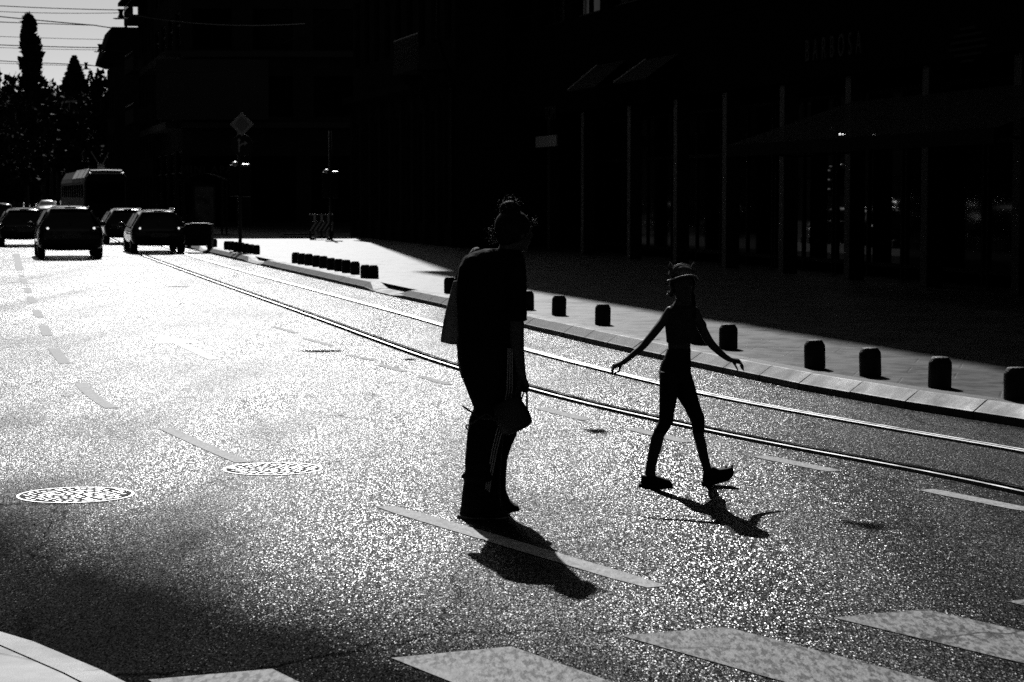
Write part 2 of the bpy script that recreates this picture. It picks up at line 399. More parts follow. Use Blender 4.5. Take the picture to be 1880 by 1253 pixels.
# ---- painted markings, each a thin sheet 4 mm above the road
def mark(name, pts, m='paint', z=.004, round_=0, curve=None):
    w_ = [P(x, y, z) for x, y in pts]; n = len(w_)
    o = MB().add(w_, [tuple(range(n))]).obj(name, M[m]); tag(o, kind='structure'); return o
def dash(a, b, wd, m='paint', bend=0.0, taper=0, name='lane_marking'):
    A, B = P(*a), P(*b); d = (B-A); L = d.length; d.normalize(); nr = Vector((d.y, -d.x, 0)); N = 10; lf = []; rt = []
    for i in range(N+1):
        t = i/N; c = A + d*(L*t) + nr*(bend*4*t*(1-t)); hw = wd/2
        if taper and t in (0.0, 1.0): hw *= .72
        lf.append(c - nr*hw); rt.append(c + nr*hw)
    k = MB(); n = N+1
    k.add([(p.x,p.y,.004) for p in lf] + [(p.x,p.y,.004) for p in rt], [(i,i+1,n+i+1,n+i) for i in range(N)])
    o = k.obj(name, M[m]); tag(o, kind='structure'); return o
W = .115
dash((707,931),(1206,1079), .14, taper=1)
dash((304,787),(447,850), W, bend=.01)
dash((148,704),(205,750), W, bend=.03)
for a, b in (((98,640),(119,668)),((80,598),(87,617)),((66,570),(72,583)),((55,545),(61,557)),((50,529),(53,538)),((42,512),(46,521)),((39,505),(40,508))):
    dash(a, b, W*1.15, 'paint_worn')
dash((29,466),(37,497), .2, 'paint_worn')
for a, b in (((992,750),(1078,772)),((1156,787),(1264,813)),((1392,838),(1532,866)),((1700,900),(1890,938)),((772,692),(826,707)),((696,670),(742,683)),((640,652),(686,662)),((560,622),(610,636)),((500,600),(545,612))):
    dash(a, b, .13 if a[0] > 900 else .1, 'paint' if a[0] > 900 else 'paint_worn', taper=1)
# straight-ahead arrows
def arrow(px, py, L, m='paint_ghost'):
    c = P(px, py); d = Vector((-.29,.957,0)); nr = Vector((d.y,-d.x,0)); k = MB()
    pts = [(-.07,0),(.07,0),(.07,L*.6),(.32,L*.6),(0,L),(-.32,L*.6),(-.07,L*.6)]
    k.add([c + nr*x + d*y + Vector((0,0,.004)) for x,y in pts], [(0,1,2,6),(3,4,5,6,2)])
    o = k.obj('arrow_marking', M[m]); tag(o, kind='structure')
arrow(395, 661, 4.5); arrow(215, 531, 5.5)
# crossing stripes
def ext(a, b, k): return (a[0]+(b[0]-a[0])*k, a[1]+(b[1]-a[1])*k)
for (tl, tr, rb_, lb_) in (((272,1248),(500,1228),(640,1300),(420,1330)), ((718,1208),(939,1187),(1140,1253),(822,1253)), ((1140,1167),(1335,1151.5),(1700,1245),(1439,1253)),
                        ((1530,1134),(1698,1118.5),(1880,1160),(1880,1216)), ((1848,1104),(1990,1090),(2140,1128),(2060,1150))):
    A, B = P(*tl,z=.004), P(*tr,z=.004); d = ((P(*rb_)-P(*tr)).normalized() + (P(*lb_)-P(*tl)).normalized()); d.z = 0; d.normalize()
    k = MB(); k.add([A, B, B + d*4.0, A + d*4.0], [(0,1,2,3)]); o = k.obj('crossing_stripe', M['paint_cross']); tag(o, kind='structure')
# ---------------------------------------------------------------- people
def skinned(mb, name, m, parent, voxel=0.006, smooth=3):
    """fuse overlapping closed lofts into ONE continuous surface"""
    o = mb.obj(name, m); r = o.modifiers.new('r', 'REMESH'); r.mode = 'VOXEL'; r.voxel_size = voxel; r.use_smooth_shade = True
    s = o.modifiers.new('s', 'SMOOTH'); s.factor = 0.5; s.iterations = smooth
    dg = bpy.context.evaluated_depsgraph_get(); me = bpy.data.meshes.new_from_object(o.evaluated_get(dg))
    bpy.data.objects.remove(o); me.name = name
    n = bpy.data.objects.new(name, me); COL.objects.link(n)
    if not me.materials: me.materials.append(m)
    for p in me.polygons: p.use_smooth = True
    if parent: n.parent = parent; n.matrix_parent_inverse = Matrix.Translation(-Vector(parent.location))
    return n
def rings(tab, Y, thick, n=16, pw=2.3):
    """horizontal rings from (pixel row, left, right [, depth offset, thickness]) measured at depth Y"""
    out = []
    for row in tab:
        py, l, r = row[:3]; dy = row[3] if len(row) > 3 else 0.0; th = row[4] if len(row) > 4 else thick
        a = D(l, py, Y + dy); b = D(r, py, Y + dy); c = (a + b)/2; rx = (b - a).length/2; ry = th/2; rg = []
        for k in range(n):
            t = 2*math.pi*k/n; ct, s_ = math.cos(t), math.sin(t); e = 2/pw
            rg.append(c + Vector((math.copysign(abs(ct)**e, ct)*rx, math.copysign(abs(s_)**e, s_)*ry, 0)))
        out.append(rg)
    return out
def limb(mb, tab, Y, n=12):
    """tube through (px, py, half width px [, depth offset])"""
    pts = [D(t[0], t[1], Y + (t[3] if len(t) > 3 else 0)) for t in tab]; rs = [t[2]*Y/F for t in tab]
    P2 = []; R2 = []
    for i in range(len(pts)-1):
        p0 = pts[max(i-1,0)]; p1 = pts[i]; p2 = pts[i+1]; p3 = pts[min(i+2,len(pts)-1)]
        for k in range(4):
            t = k/4; P2.append(0.5*((2*p1)+(p2-p0)*t+(2*p0-5*p1+4*p2-p3)*t*t+(3*p1-p0-3*p2+p3)*t**3)); R2.append(rs[i]+(rs[i+1]-rs[i])*t)
    P2.append(pts[-1]); R2.append(rs[-1]); mb.tube(P2, R2, n)
    mb.ell(pts[0], (rs[0],)*3, 10, 6); mb.ell(pts[-1], (rs[-1],)*3, 10, 6)
def cloth(name, c, rough=.9):
    m = mat(name, c, rough, spec=.12, nscale=30, namp=.25, bump=.35, bscale=45)
    return m
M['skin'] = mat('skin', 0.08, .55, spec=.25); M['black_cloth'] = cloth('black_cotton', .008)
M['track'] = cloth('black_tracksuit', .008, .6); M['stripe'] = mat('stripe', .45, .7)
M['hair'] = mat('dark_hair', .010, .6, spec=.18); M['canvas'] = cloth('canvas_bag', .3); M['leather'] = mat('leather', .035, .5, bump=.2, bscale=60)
M['rubber'] = mat('sole', .35, .7); M['shoe'] = mat('sneaker', .012, .7); M['dark'] = mat('dark_rubber', .012, .8)
M['pale_cloth'] = cloth('pale_cotton', .05); M['legging'] = cloth('leggings', .015, .7); M['cap'] = cloth('cap_cotton', .10)
M['brim'] = mat('brim_glint', .75, .5)  # pale tone standing in for sunlit edges of the cap
def face(mb, c, r, yaw, up=0.0, k=1.0):
    """skull, jaw, nose, brows, lips, ears; face turned to azimuth yaw (0 = +Y)"""
    f = Vector((math.sin(yaw), math.cos(yaw), 0)); s = Vector((math.cos(yaw), -math.sin(yaw), 0)); u = Vector((0,0,1))
    Mx = Matrix((s, f, u)).transposed()
    mb.ell(c + u*.018*k + f*(-.008*k), (r*.86, r*1.08, r*1.02), 18, 12, Mx)          # cranium
    mb.ell(c - u*.045*k + f*.022*k, (r*.66, r*.72, r*.82), 16, 10, Mx)             # jaw and cheeks
    mb.ell(c - u*.098*k + f*.055*k, (r*.28, r*.26, r*.22), 12, 8, Mx)              # chin
    mb.tube([c + f*.085*k - u*.0*k, c + f*.103*k - u*.03*k, c + f*.092*k - u*.038*k], [.008*k, .013*k, .010*k], 8)   # nose
    for q in (-1, 1):
        mb.ell(c + f*.083*k + s*q*.030*k + u*.018*k, (.022*k, .010*k, .007*k), 8, 6, Mx)     # brow
        mb.ell(c + f*.076*k + s*q*.030*k + u*.002*k, (.014*k, .010*k, .010*k), 8, 6, Mx)     # eyeball
        mb.ell(c + s*q*(r*.88) - u*.012*k, (.008*k, .020*k, .032*k), 8, 6, Mx)             # ear
    mb.ell(c + f*.085*k - u*.060*k, (.024*k, .010*k, .006*k), 10, 6, Mx); mb.ell(c + f*.083*k - u*.071*k, (.020*k, .010*k, .007*k), 10, 6, Mx)
def hand(mb, wrist, knuck, tips, thumb, r=.0075, pw=.036, pt=.017, across=None):
    """palm from wrist to knuckles, five separate bent fingers. across = direction over the knuckles"""
    ax = (knuck - wrist); L = ax.length; ax.normalize(); ac = across.normalized(); nn = ax.cross(ac).normalized()
    rg = []
    for t, k in ((-.15,.62),(.15,.72),(.5,.92),(.85,1),(1.02,.9)):
        c = wrist + ax*L*t; rg.append([c + ac*math.cos(a)*pw*k + nn*math.sin(a)*pt for a in [2*math.pi*j/12 for j in range(12)]])
    mb.loft(rg)
    for i, (mid, tip) in enumerate(tips):
        b = knuck + ac*pw*(-.75 + .5*i) - ax*.012; rr = r*(1, 1.05, 1, .85)[i]
        mb.tube([b, b + ax*.012 , mid, (mid+tip)/2, tip], [rr*1.1, rr*1.1, rr, rr*.92, rr*.75], 8)
        mb.ell(tip, (rr*.76,)*3, 8, 6)
    b, mid, tip = thumb; mb.tube([b, mid, tip], [r*1.35, r*1.15, r*.85], 8); mb.ell(tip, (r*.85,)*3, 8, 6)
# ======== the woman
YW = 12.08
wroot = empty('person', P(890, 952), 0, 'woman with hair bun, black T-shirt and striped track pants, seen from behind', 'person')
# body: one continuous surface under the clothes
b = MB(); hc = D(946, 424, YW)
face(b, hc, .092, R(62))
b.loft(rings([(440,920,956),(455,915,952),(466,905,950),(480,872,945,0,.13),(520,860,945,0,.17),(580,860,940,0,.17),(640,858,940,0,.19),(680,865,938,0,.17)], YW, .12, 14))
limb(b, [(945,494,9.5,-.08),(949,545,11,-.15),(949,600,13.5,-.18),(950,635,12.5,-.17),(954,665,10,-.16),(957,684,8.5,-.15),(959,692,8,-.15)], YW)
limb(b, [(872,494,9.5,.1),(850,540,10,.19),(838,590,10,.24),(848,640,9,.2),(858,680,8,.16)], YW)
limb(b, [(893,650,28,-.05),(897,720,24,-.07),(897,770,18,-.06),(888,850,15,-.08),(884,920,12,-.1),(884,940,11,-.1)], YW)
limb(b, [(920,650,28,.08),(922,730,22,.1),(918,790,17,.12),(914,860,15,.14),(914,915,11,.16),(914,928,11,.16)], YW)
yh = YW - .15; wr = D(959,692,yh); kn = D(965,709,yh); acr = Vector((.55,-.83,.0))
tp = []
for i in range(4):
    base = kn + acr.normalized()*.036*(-.75+.5*i)
    tp.append((base + Vector((-.006, .006, -.034)), base + Vector((-.036, .030, -.030 + .004*i))))
hand(b, wr, kn, tp, (wr + Vector((-.012,.012,-.012)), D(951,703,yh-.01), D(953,716,yh-.02)), across=acr)
# left hand against the tote's edge
yl = YW + .16; wl = D(858,680,yl); kl_ = D(866,700,yl); al = Vector((.6,-.8,0)); tl = []
for i in range(4):
    base = kl_ + al.normalized()*.036*(-.75+.5*i); tl.append((base + Vector((.012,.008,-.03)), base + Vector((.004,.03,-.05))))
hand(b, wl, kl_, tl, (wl + Vector((.02,.0,-.01)), wl + Vector((.04,.0,-.035)), wl + Vector((.04,.015,-.06))), across=al)
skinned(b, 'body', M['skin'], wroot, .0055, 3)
# shirt
b = MB()
b.loft(rings([(457,890,950,0,.14),(463,868,957,0,.19),(472,853,962,0,.24),(490,842,963,0,.27),(515,838,962,0,.28),(550,838,960,0,.28),(590,840,958,0,.28),(625,842,957,0,.29),(645,844,955,0,.29)], YW, .28, 20))
limb(b, [(950,482,15,-.08),(951,515,16,-.14),(951,550,16.5,-.17),(951,578,17,-.18)], YW)
b.loft(rings([(575,934,966,-.18,.11),(589,932,968.5,-.18,.115)], YW, .1))
limb(b, [(862,482,15,.1),(850,515,16,.16),(843,550,17,.2),(841,575,17,.22)], YW)
skinned(b, 't_shirt', M['black_cloth'], wroot, .007, 4)
# trousers: two wide legs with folds
b = MB()
b.loft(rings([(615,842,957,0,.27),(635,838.5,958,0,.29),(652,839,957,0,.30),(672,841,956,0,.29),(695,847,955,0,.26)], YW, .28, 20))
b.loft(rings([(665,842,930,-.03,.22),(690,846,931,-.04,.22),(712,855,932,-.05,.2),(735,864,933,-.05,.19),(750,870,933,-.05,.18),(757,866,932,-.05,.18),(770,861,930,-.05,.18),(785,859,927,-.05,.18),(800,857,925,-.06,.18),(830,855,922,-.07,.18),(850,853,921,-.08,.18),(863,854,920,-.08,.18),(873,850,919,-.09,.18),(885,851.5,919,-.09,.18),(905,848,919,-.1,.19),(930,846,920,-.11,.2),(941,845.5,920,-.11,.2)], YW, .2, 20))
b.loft(rings([(665,875,958,.06,.22),(700,878,958,.08,.21),(740,882,957,.1,.2),(780,887,952,.11,.19),(800,888,948.5,.12,.18),(815,889,941,.12,.18),(830,891,935.5,.13,.18),(845,892,931.5,.14,.18),(870,895,929.5,.15,.17),(895,896,929,.16,.17),(908,896,931,.16,.18),(915,896,932,.16,.18)], YW, .2, 20))
b.tube([D(862,872,YW-.1), D(853,874,YW-.1), D(846.5,876,YW-.1)], [.03,.02,.004], 8)
skinned(b, 'trousers', M['track'], wroot, .0065, 2)
for j, off in enumerate((0, 5.2, 10.4)):
    # three stripes down the outside of the right leg, lying on the cloth
    k = MB(); N = 26; path = [(938,640),(937,680),(936,715),(931,745),(923,775),(915,800),(908,830),(903,860),(898,890),(895,915),(893,938)]
    L_ = []
    for i in range(len(path)-1):
        for q in range(3):
            t = q/3; L_.append((path[i][0]+(path[i+1][0]-path[i][0])*t, path[i][1]+(path[i+1][1]-path[i][1])*t))
    L_.append(path[-1]); va = []; vb = []
    for (x, y) in L_:
        f_ = min(1, max(.55, 1 - abs(y-760)/400.)); xx = x - 6 + off*f_
        yd = YW - .05 - (.135 if y < 690 else .115 - .0*y) - (.02 if y > 880 else 0)
        va.append(D(xx, y, yd)); vb.append(D(xx+2.0, y, yd))
    n = len(va); k.add(va + vb + [p + Vector((0,.03,0)) for p in vb] + [p + Vector((0,.03,0)) for p in va], [(q*n+i, q*n+i+1, ((q+1)%4)*n+i+1, ((q+1)%4)*n+i) for i in range(n-1) for q in range(4)])
    s_ = k.obj('stripe', M['stripe'], wroot); s_.matrix_parent_inverse = Matrix.Translation(-Vector(wroot.location))
def merge(o, extra):
    """fold a second mesh (same space) into o's mesh, keeping its own material slot"""
    bm = bmesh.new(); bm.from_mesh(o.data); n0 = len(bm.faces); bm.from_mesh(extra.data); bm.faces.ensure_lookup_table()
    ms = extra.data.materials[0]; o.data.materials.append(ms); k = len(o.data.materials) - 1
    for f in bm.faces[n0:]: f.material_index = k
    bm.to_mesh(o.data); bm.free(); bpy.data.objects.remove(extra); return o
def keep(o, root):
    o.parent = root; o.matrix_parent_inverse = Matrix.Translation(-Vector(root.location)); return o
def sneaker(name, pts_up, pts_sole, Y, wid, root, mu, ms):
    """profile polygons in the picture's plane given thickness: upper and sole, rounded by remesh"""
    def block(pts, wd, nm, m, vx=.005):
        k = MB(); n = len(pts); c = sum((D(x,y,Y) for x,y in pts), Vector())/n; rg = []
        for t, sc in ((-.5,.72),(-.38,.93),(-.2,1),(.2,1),(.38,.93),(.5,.72)):
            rg.append([c + (D(x,y,Y)-c)*sc + Vector((0, wd*t, 0)) for x,y in pts])
        k.loft(rg); return skinned(k, nm, m, root, vx, 2)
    u = block(pts_up, wid*.92, name, mu); s_ = block(pts_sole, wid, 'sole', ms)
    s_.parent = u; s_.matrix_parent_inverse = u.matrix_parent_inverse.copy() if False else Matrix.Identity(4)
    # keep world placement: child of a child with identity parents
    s_.matrix_parent_inverse = (Matrix.Translation(Vector(root.location)) @ u.matrix_parent_inverse).inverted()
    return u
sneaker('sneaker', [(846,930),(843,949),(926,951),(934,946),(928,938),(912,931),(900,918),(860,918)], [(840,944),(838.5,951),(842,957.5),(880,958.5),(915,957),(932,952),(936,947),(900,951),(870,948),(850,945)], YW-.12, .10, wroot, M['shoe'], M['rubber'])
sneaker('sneaker', [(905,908),(905,938),(945,940),(954,936),(952,929),(944,925),(936,918),(931,905)], [(903,930),(903,941),(940,943.5),(952,941),(954.5,935),(944,938),(925,934)], YW+.2, .10, wroot, M['shoe'], M['rubber'])
# hair: cap of hair, bun and loose curls
b = MB(); b.ell(hc + Vector((-.018,-.01,.022)), (.100,.102,.098), 18, 12); b.ell(hc + Vector((-.045,-.02,-.03)), (.065,.07,.06), 14, 10); b.ell(D(936,384,YW), (.058,.056,.048), 14, 10)
b.tube([D(938,400,YW), D(937,390,YW)], [.045,.04], 12)
hw = skinned(b, 'hair', M['hair'], wroot, .006, 2)
b = MB(); rr = random.Random(3)
def curl(p, d, L, rad, n=14):
    d = Vector(d).normalized(); a = d.orthogonal().normalized(); c = d.cross(a); ph = rr.uniform(0,6.28); pts = []
    for i in range(n):
        t = i/(n-1); q = ph + t*9; pts.append(p + d*L*t + (a*math.cos(q) + c*math.sin(q))*rad*(.4+t))
    b.tube(pts, .0011, 4)
for i in range(90):
    a = rr.uniform(0, 6.28); e = rr.uniform(-.4, 1.4); q = Vector((math.cos(a)*math.cos(e), math.sin(a)*math.cos(e), math.sin(e)))
    curl(D(936,384,YW) + q*.048, q + Vector((0,0,.2)), rr.uniform(.015,.045), .006)
for i in range(70):
    a = rr.uniform(0, 6.28); e = rr.uniform(-.8, 1.3); q = Vector((math.cos(a)*math.cos(e), math.sin(a)*math.cos(e), math.sin(e)))
    curl(hc + Vector((-.018,-.01,.015)) + q*.095, q, rr.uniform(.008,.03), .005)
for i in range(60):
    curl(D(908+rr.uniform(-5,6), 430+rr.uniform(-14,14), YW+rr.uniform(-.06,.06)), (-.7+rr.uniform(-.3,.3), rr.uniform(-.4,.4), -.5+rr.uniform(-.5,.6)), rr.uniform(.02,.05), .006)
for i in range(26):
    curl(D(974+rr.uniform(-2,3), 408+rr.uniform(-6,8), YW+rr.uniform(-.05,.05)), (.8, rr.uniform(-.4,.4), rr.uniform(-.5,.4)), rr.uniform(.02,.05), .006)
merge(hw, b.obj('curls', M['hair']))
# tote bag
tb = empty('tote_bag', D(838,560,YW+.05), 0, 'slack canvas tote bag hanging behind the left shoulder of the woman in track pants', 'bag')
b = MB(); rg = []
for py, l, r, th in ((516,832,856,.05),(540,826,860,.08),(570,818,858,.1),(600,812,854,.11),(622,809,850,.09),(628,808.5,842,.06),(633,828,838,.03)):
    rg.append(rings([(py,l,r,.0,th)], YW+.06, th, 14, 2.8)[0])
b.loft(rg); skinned(b, 'tote_body', M['canvas'], tb, .006, 3)
for i, dx in enumerate((0, 3)):
    k = MB(); pts = [D(x+dx,y,YW+.1+z) for x,y,z in ((838,528,-.03),(849,500,-.08),(860,474,-.11),(869,460,-.05),(874,457.5,.03),(873,462,.12),(866,485,.17),(856,520,.12))]
    pts2 = []
    for a_, c_ in zip(pts, pts[1:]): pts2 += [a_, (a_+c_)/2]
    pts2.append(pts[-1]); k.tube(pts2, [.011]*len(pts2), 8); keep(k.obj('strap', M['canvas'], smooth=True), tb)
# bucket bag held in the right hand
bb = empty('handbag', D(940,795,YW-.2), 0, 'small leather bucket handbag with trailing cords in the woman\'s right hand', 'bag')
yb = YW - .2; c0 = D(928,737,yb); c1 = D(951,789,yb); ax = (c1-c0).normalized(); sx = Vector((0,1,0)).cross(ax).normalized(); rg = []
L0 = (c1-c0).length
for t, rx in ((-.02,.055),(.06,.078),(.3,.088),(.6,.096),(.85,.094),(.97,.086),(1.03,.06)):
    c_ = c0 + ax*L0*t; rg.append([c_ + sx*math.cos(q)*rx + Vector((0,1,0))*math.sin(q)*rx*.7 for q in [2*math.pi*j/20 for j in range(20)]])
b = MB().loft(rg); keep(b.obj('bag_body', M['leather'], smooth=True), bb)
def cord(pts, r, name='cord', m='leather', Y=yb):
    w_ = [D(p[0], p[1], Y + (p[2] if len(p) > 2 else 0)) for p in pts]; o2 = []
    for i in range(len(w_)-1):
        p0 = w_[max(i-1,0)]; p1 = w_[i]; p2 = w_[i+1]; p3 = w_[min(i+2,len(w_)-1)]
        for k in range(4):
            t = k/4; o2.append(0.5*((2*p1)+(p2-p0)*t+(2*p0-5*p1+4*p2-p3)*t*t+(3*p1-p0-3*p2+p3)*t**3))
    o2.append(w_[-1]); keep(MB().tube(o2, r, 8).obj(name, M[m], smooth=True), bb)
cord([(967.5,752),(967.5,740),(967.5,728),(966,718,.02),(961,714,.04)], .0055, 'handle')
cord([(957,742),(958,733),(960.5,724),(962,716,.03)], .0045, 'handle')
cord([(945,738),(947,724),(949,710),(953,700,.0),(958,703,.02)], .003, 'handle')
cord([(930,731),(941,724),(950,719),(957,712)], .003, 'handle')
cord([(848.5,745.5,.02),(857,751,.0),(867,758,-.01),(876,764,-.02),(890,769,-.03),(909,768,-.03),(927,762,-.02)], .0052)
cord([(857,787,.03),(855.5,784,.02),(857,781,.01),(862,780,0),(870,776,-.02),(877,771,-.03),(884,766,-.03),(892,761,-.03),(899,764,-.03),(906,770,-.03),(928,783,-.02)], .0045)
cord([(857,787,.03),(860,788.5,.02),(863,785,.0),(862,781,-.01)], .0042)
# ======== the girl
YG = 13.28
groot = empty('person', P(1250, 893), 0, 'slim girl in cat-eared cap, cropped top and leggings walking with both arms out', 'person')
b = MB(); gc = D(1253, 527, YG - .0)
face(b, gc, .078, R(168), k=.86)
b.loft(rings([(540,1240,1266),(552,1240,1268),(560,1234,1272),(568,1226,1279,0,.13),(580,1223,1279,0,.14),(597,1221,1274,0,.15),(615,1224,1270,0,.14),(629,1226,1268,0,.13),(642,1226.5,1267.5,0,.13),(655,1221,1267,0,.14),(667,1214.5,1268,0,.16),(680,1211,1268,0,.17),(692,1211,1268,0,.17),(700,1212,1269,0,.15)], YG, .1, 16))
b.loft(rings([(682,1212,1242,-.02,.14),(710,1211.5,1243,-.03,.14),(729,1211.5,1243,-.03,.13),(745,1211.5,1240,-.03,.12),(760,1211,1236.5,-.03,.11),(775,1209.5,1235.5,-.03,.1),(788,1202.5,1228,-.02,.095),(802,1195.5,1219.5,-.01,.095),(826,1191,1213.5,.0,.09),(848,1187,1206,.0,.075),(867,1184.5,1203.5,.0,.07),(880,1183,1206,.0,.07),(888,1182,1212,0,.07)], YG-.02, .1, 16))
b.loft(rings([(682,1240,1267,.02,.14),(705,1241,1274,.02,.14),(729,1243.5,1280.5,.0,.13),(750,1257,1286.5,-.02,.12),(764,1264,1292,-.03,.11),(775,1269,1293,-.03,.1),(788,1271,1292.5,-.02,.095),(799,1272,1293,-.01,.095),(816,1277,1297,.0,.09),(840,1283,1301,.02,.08),(856,1288.5,1305,.03,.07),(870,1291,1309,.03,.07),(880,1292,1318,.03,.07)], YG, .1, 16))
limb(b, [(1230,572,9.5,0),(1219,588,8.5,-.03),(1206,605,8,-.08),(1193,621,7.3,-.12),(1180,636,6.8,-.15),(1166,648,5.8,-.19),(1153,659,5,-.22),(1146,664,5,-.23)], YG)
limb(b, [(1275,572,9.5,0),(1284,592,9,.0),(1296,617,8.6,.02),(1306,632,7.8,.03),(1318,644,6.8,.03),(1330,654.5,5.6,.02),(1339,660,5,.02)], YG)
yh = YG-.23; wr = D(1146,665,yh); kn = D(1127,673,yh); acr = Vector((-.2,.9,.35))
tp = []
for i in range(4):
    base = kn + acr.normalized()*.026*(-.75+.5*i); tp.append((base + Vector((-.017+.003*i,.002,-.022)), base + Vector((-.012+.006*i,.0,-.046+.004*i))))
hand(b, wr, kn, tp, (wr + Vector((-.02,-.016,-.014)), D(1137,682,yh-.03), D(1128,685.5,yh-.03)), r=.0062, pw=.027, pt=.013, across=acr)
yh = YG+.02; wr = D(1339,660.5,yh); kn = D(1357,664,yh); acr = Vector((.1,.9,.35)); tp = []
for i in range(4):
    base = kn + acr.normalized()*.026*(-.75+.5*i); tp.append((base + Vector((.024-.003*i,.0,-.018)), base + Vector((.028-.008*i,0,-.05+.003*i))))
hand(b, wr, kn, tp, (wr + Vector((.02,-.016,-.012)), D(1351,673,yh-.03), D(1355,681,yh-.03)), r=.0062, pw=.027, pt=.013, across=acr)
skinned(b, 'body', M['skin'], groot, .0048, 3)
b = MB()
b.loft(rings([(560,1232,1273,0,.1),(567,1227,1279,0,.145),(580,1222.5,1279.5,0,.16),(597,1220.5,1275,0,.168),(615,1222.5,1271,0,.165),(627,1223.5,1270,0,.165),(630,1224,1269.5,0,.162)], YG, .12, 18))
skinned(b, 'crop_top', M['pale_cloth'], groot, .005, 2)
b = MB()
b.loft(rings([(640,1225.5,1268.5,0,.145),(655,1220,1268,0,.155),(667,1213.5,1269,0,.175),(680,1210,1269,0,.185),(692,1210,1269,0,.185),(702,1211,1270,0,.165)], YG, .1, 18))
b.loft(rings([(682,1211,1243,-.02,.155),(710,1210.5,1243.8,-.03,.15),(729,1210.5,1243.5,-.03,.14),(745,1210.5,1241,-.03,.13),(760,1210,1237.5,-.03,.118),(775,1209,1236.5,-.03,.108),(788,1202,1228.5,-.02,.102),(795,1199,1224,-.015,.1)], YG-.02, .1, 16))
b.loft(rings([(682,1239,1268,.02,.155),(705,1240,1275,.02,.15),(729,1242.5,1281.5,.0,.14),(750,1256,1287.5,-.02,.13),(764,1263,1293,-.03,.118),(775,1268.5,1294,-.03,.108),(788,1270.5,1293.5,-.02,.102),(795,1271,1293,-.015,.1)], YG, .1, 16))
skinned(b, 'leggings', M['legging'], groot, .005, 2)
# clogs
sneaker('clog', [(1178,872),(1176,889),(1232,893),(1236,890),(1229,881),(1219,878),(1208,874)], [(1174,887),(1171.5,892),(1174,897),(1190,900),(1228,901),(1234,896),(1236,890),(1210,889)], YG-.03, .085, groot, M['dark'], M['dark'])
b = MB()
sneaker('clog', [(1291,868),(1289,885),(1315,884),(1340,877),(1347,866),(1345,856),(1334,859),(1319,861),(1308,856)], [(1287,884),(1288,891),(1296,894.5),(1312,889.5),(1338,882),(1346,873),(1348,864),(1338,872),(1312,881)], YG+.03, .085, groot, M['dark'], M['dark'])
for (x, y) in ((1218,878),(1226,880),(1344,856),(1333,858),(1210,875)):
    k = MB().ell(D(x, y, YG), (.008,.010,.007), 10, 6); keep(k.obj('shoe_charm', M['dark'], smooth=True), groot)
# hair of the girl: low bunches
b = MB(); b.ell(gc + Vector((0,.018,.012)), (.082,.078,.085), 16, 10); b.tube([D(1232,536,YG+.03), D(1231,541,YG+.03), D(1234,546,YG+.03)], [.012,.018,.008], 8)
b.tube([D(1272,540,YG+.02), D(1273,555,YG), D(1275,572,YG-.04), D(1275,585,YG-.06)], [.014,.014,.012,.006], 8)
hg = skinned(b, 'hair', M['hair'], groot, .005, 2)
b = MB(); rr = random.Random(9)
for i in range(70): curl(D(1232+rr.uniform(-3,2), 538+rr.uniform(-3,4), YG+.03+rr.uniform(-.02,.02)), (-.8, rr.uniform(-.4,.4), rr.uniform(-.5,.5)), rr.uniform(.01,.026), .003)
merge(hg, b.obj('curls', mat('light_hair', .25, .4)))
# cap
cr = empty('cap', D(1252,500,YG), 0, 'light baseball cap with two cat ears on the walking girl\'s head', 'cap')
b = MB(); f = Vector((math.sin(R(168)), math.cos(R(168)), 0)); s = Vector((math.cos(R(168)), -math.sin(R(168)), 0)); cc = D(1251.5, 507, YG+.01); rg = []
for t in range(0, 9):
    e = t/8*math.pi/2*.97; rg.append([cc + s*math.cos(q)*.083*math.cos(e) + f*math.sin(q)*.097*math.cos(e) + Vector((0,0,.072*math.sin(e))) for q in [2*math.pi*j/24 for j in range(24)]])
b.loft(rg); keep(b.obj('crown', M['cap'], smooth=True), cr)
b = MB(); N = 17; top = []; 
for i in range(N):
    q = math.pi*i/(N-1); inner = cc + s*math.cos(q)*.082 + f*math.sin(q)*.094 + Vector((0,0,.0)); 
    dz = -.026*(math.cos(q)**2); outer = cc + s*math.cos(q)*.088 + f*(math.sin(q)*.175+.0) + Vector((0,0,dz+.012*math.sin(q)-.002)); top.append((inner + Vector((0,0,.004+dz*.9)), outer))
vs = [a for a, _ in top] + [c for _, c in top]; vs += [p - Vector((0,0,.004)) for p in vs]; fs = []
for i in range(N-1): fs += [(i,i+1,N+i+1,N+i), (2*N+i,3*N+i,3*N+i+1,2*N+i+1), (N+i,N+i+1,3*N+i+1,3*N+i)]
keep(b.add(vs, fs).obj('brim', M['cap']), cr)
keep(MB().tube([p + Vector((0,0,.002)) for _, p in top], .0042, 8).obj('brim_glint', M['brim'], smooth=True), cr)  # pale tube put in for the sunlit arc of the brim
keep(MB().tube([cc + s*x + Vector((0,0,.0755*math.sqrt(max(0,1-(x/.085)**2)))) + f*.02 for x in [-.06+.012*i for i in range(11)]], .0035, 6).obj('seam_highlight', M['brim'], smooth=True), cr)  # pale tube along the crown seam carries its painted highlight
for q_ in (-1, 1):
    x0 = 1252 + q_*20; b = MB(); c_ = D(x0 + (0 if q_ > 0 else 1), 494, YG+.01); tip = D(x0 + q_*2.2, 481, YG+.02)
    b.tube([c_, (c_+tip)/2, tip], [.020, .012, .001], 8); keep(b.obj('ear', M['cap'], smooth=True), cr)
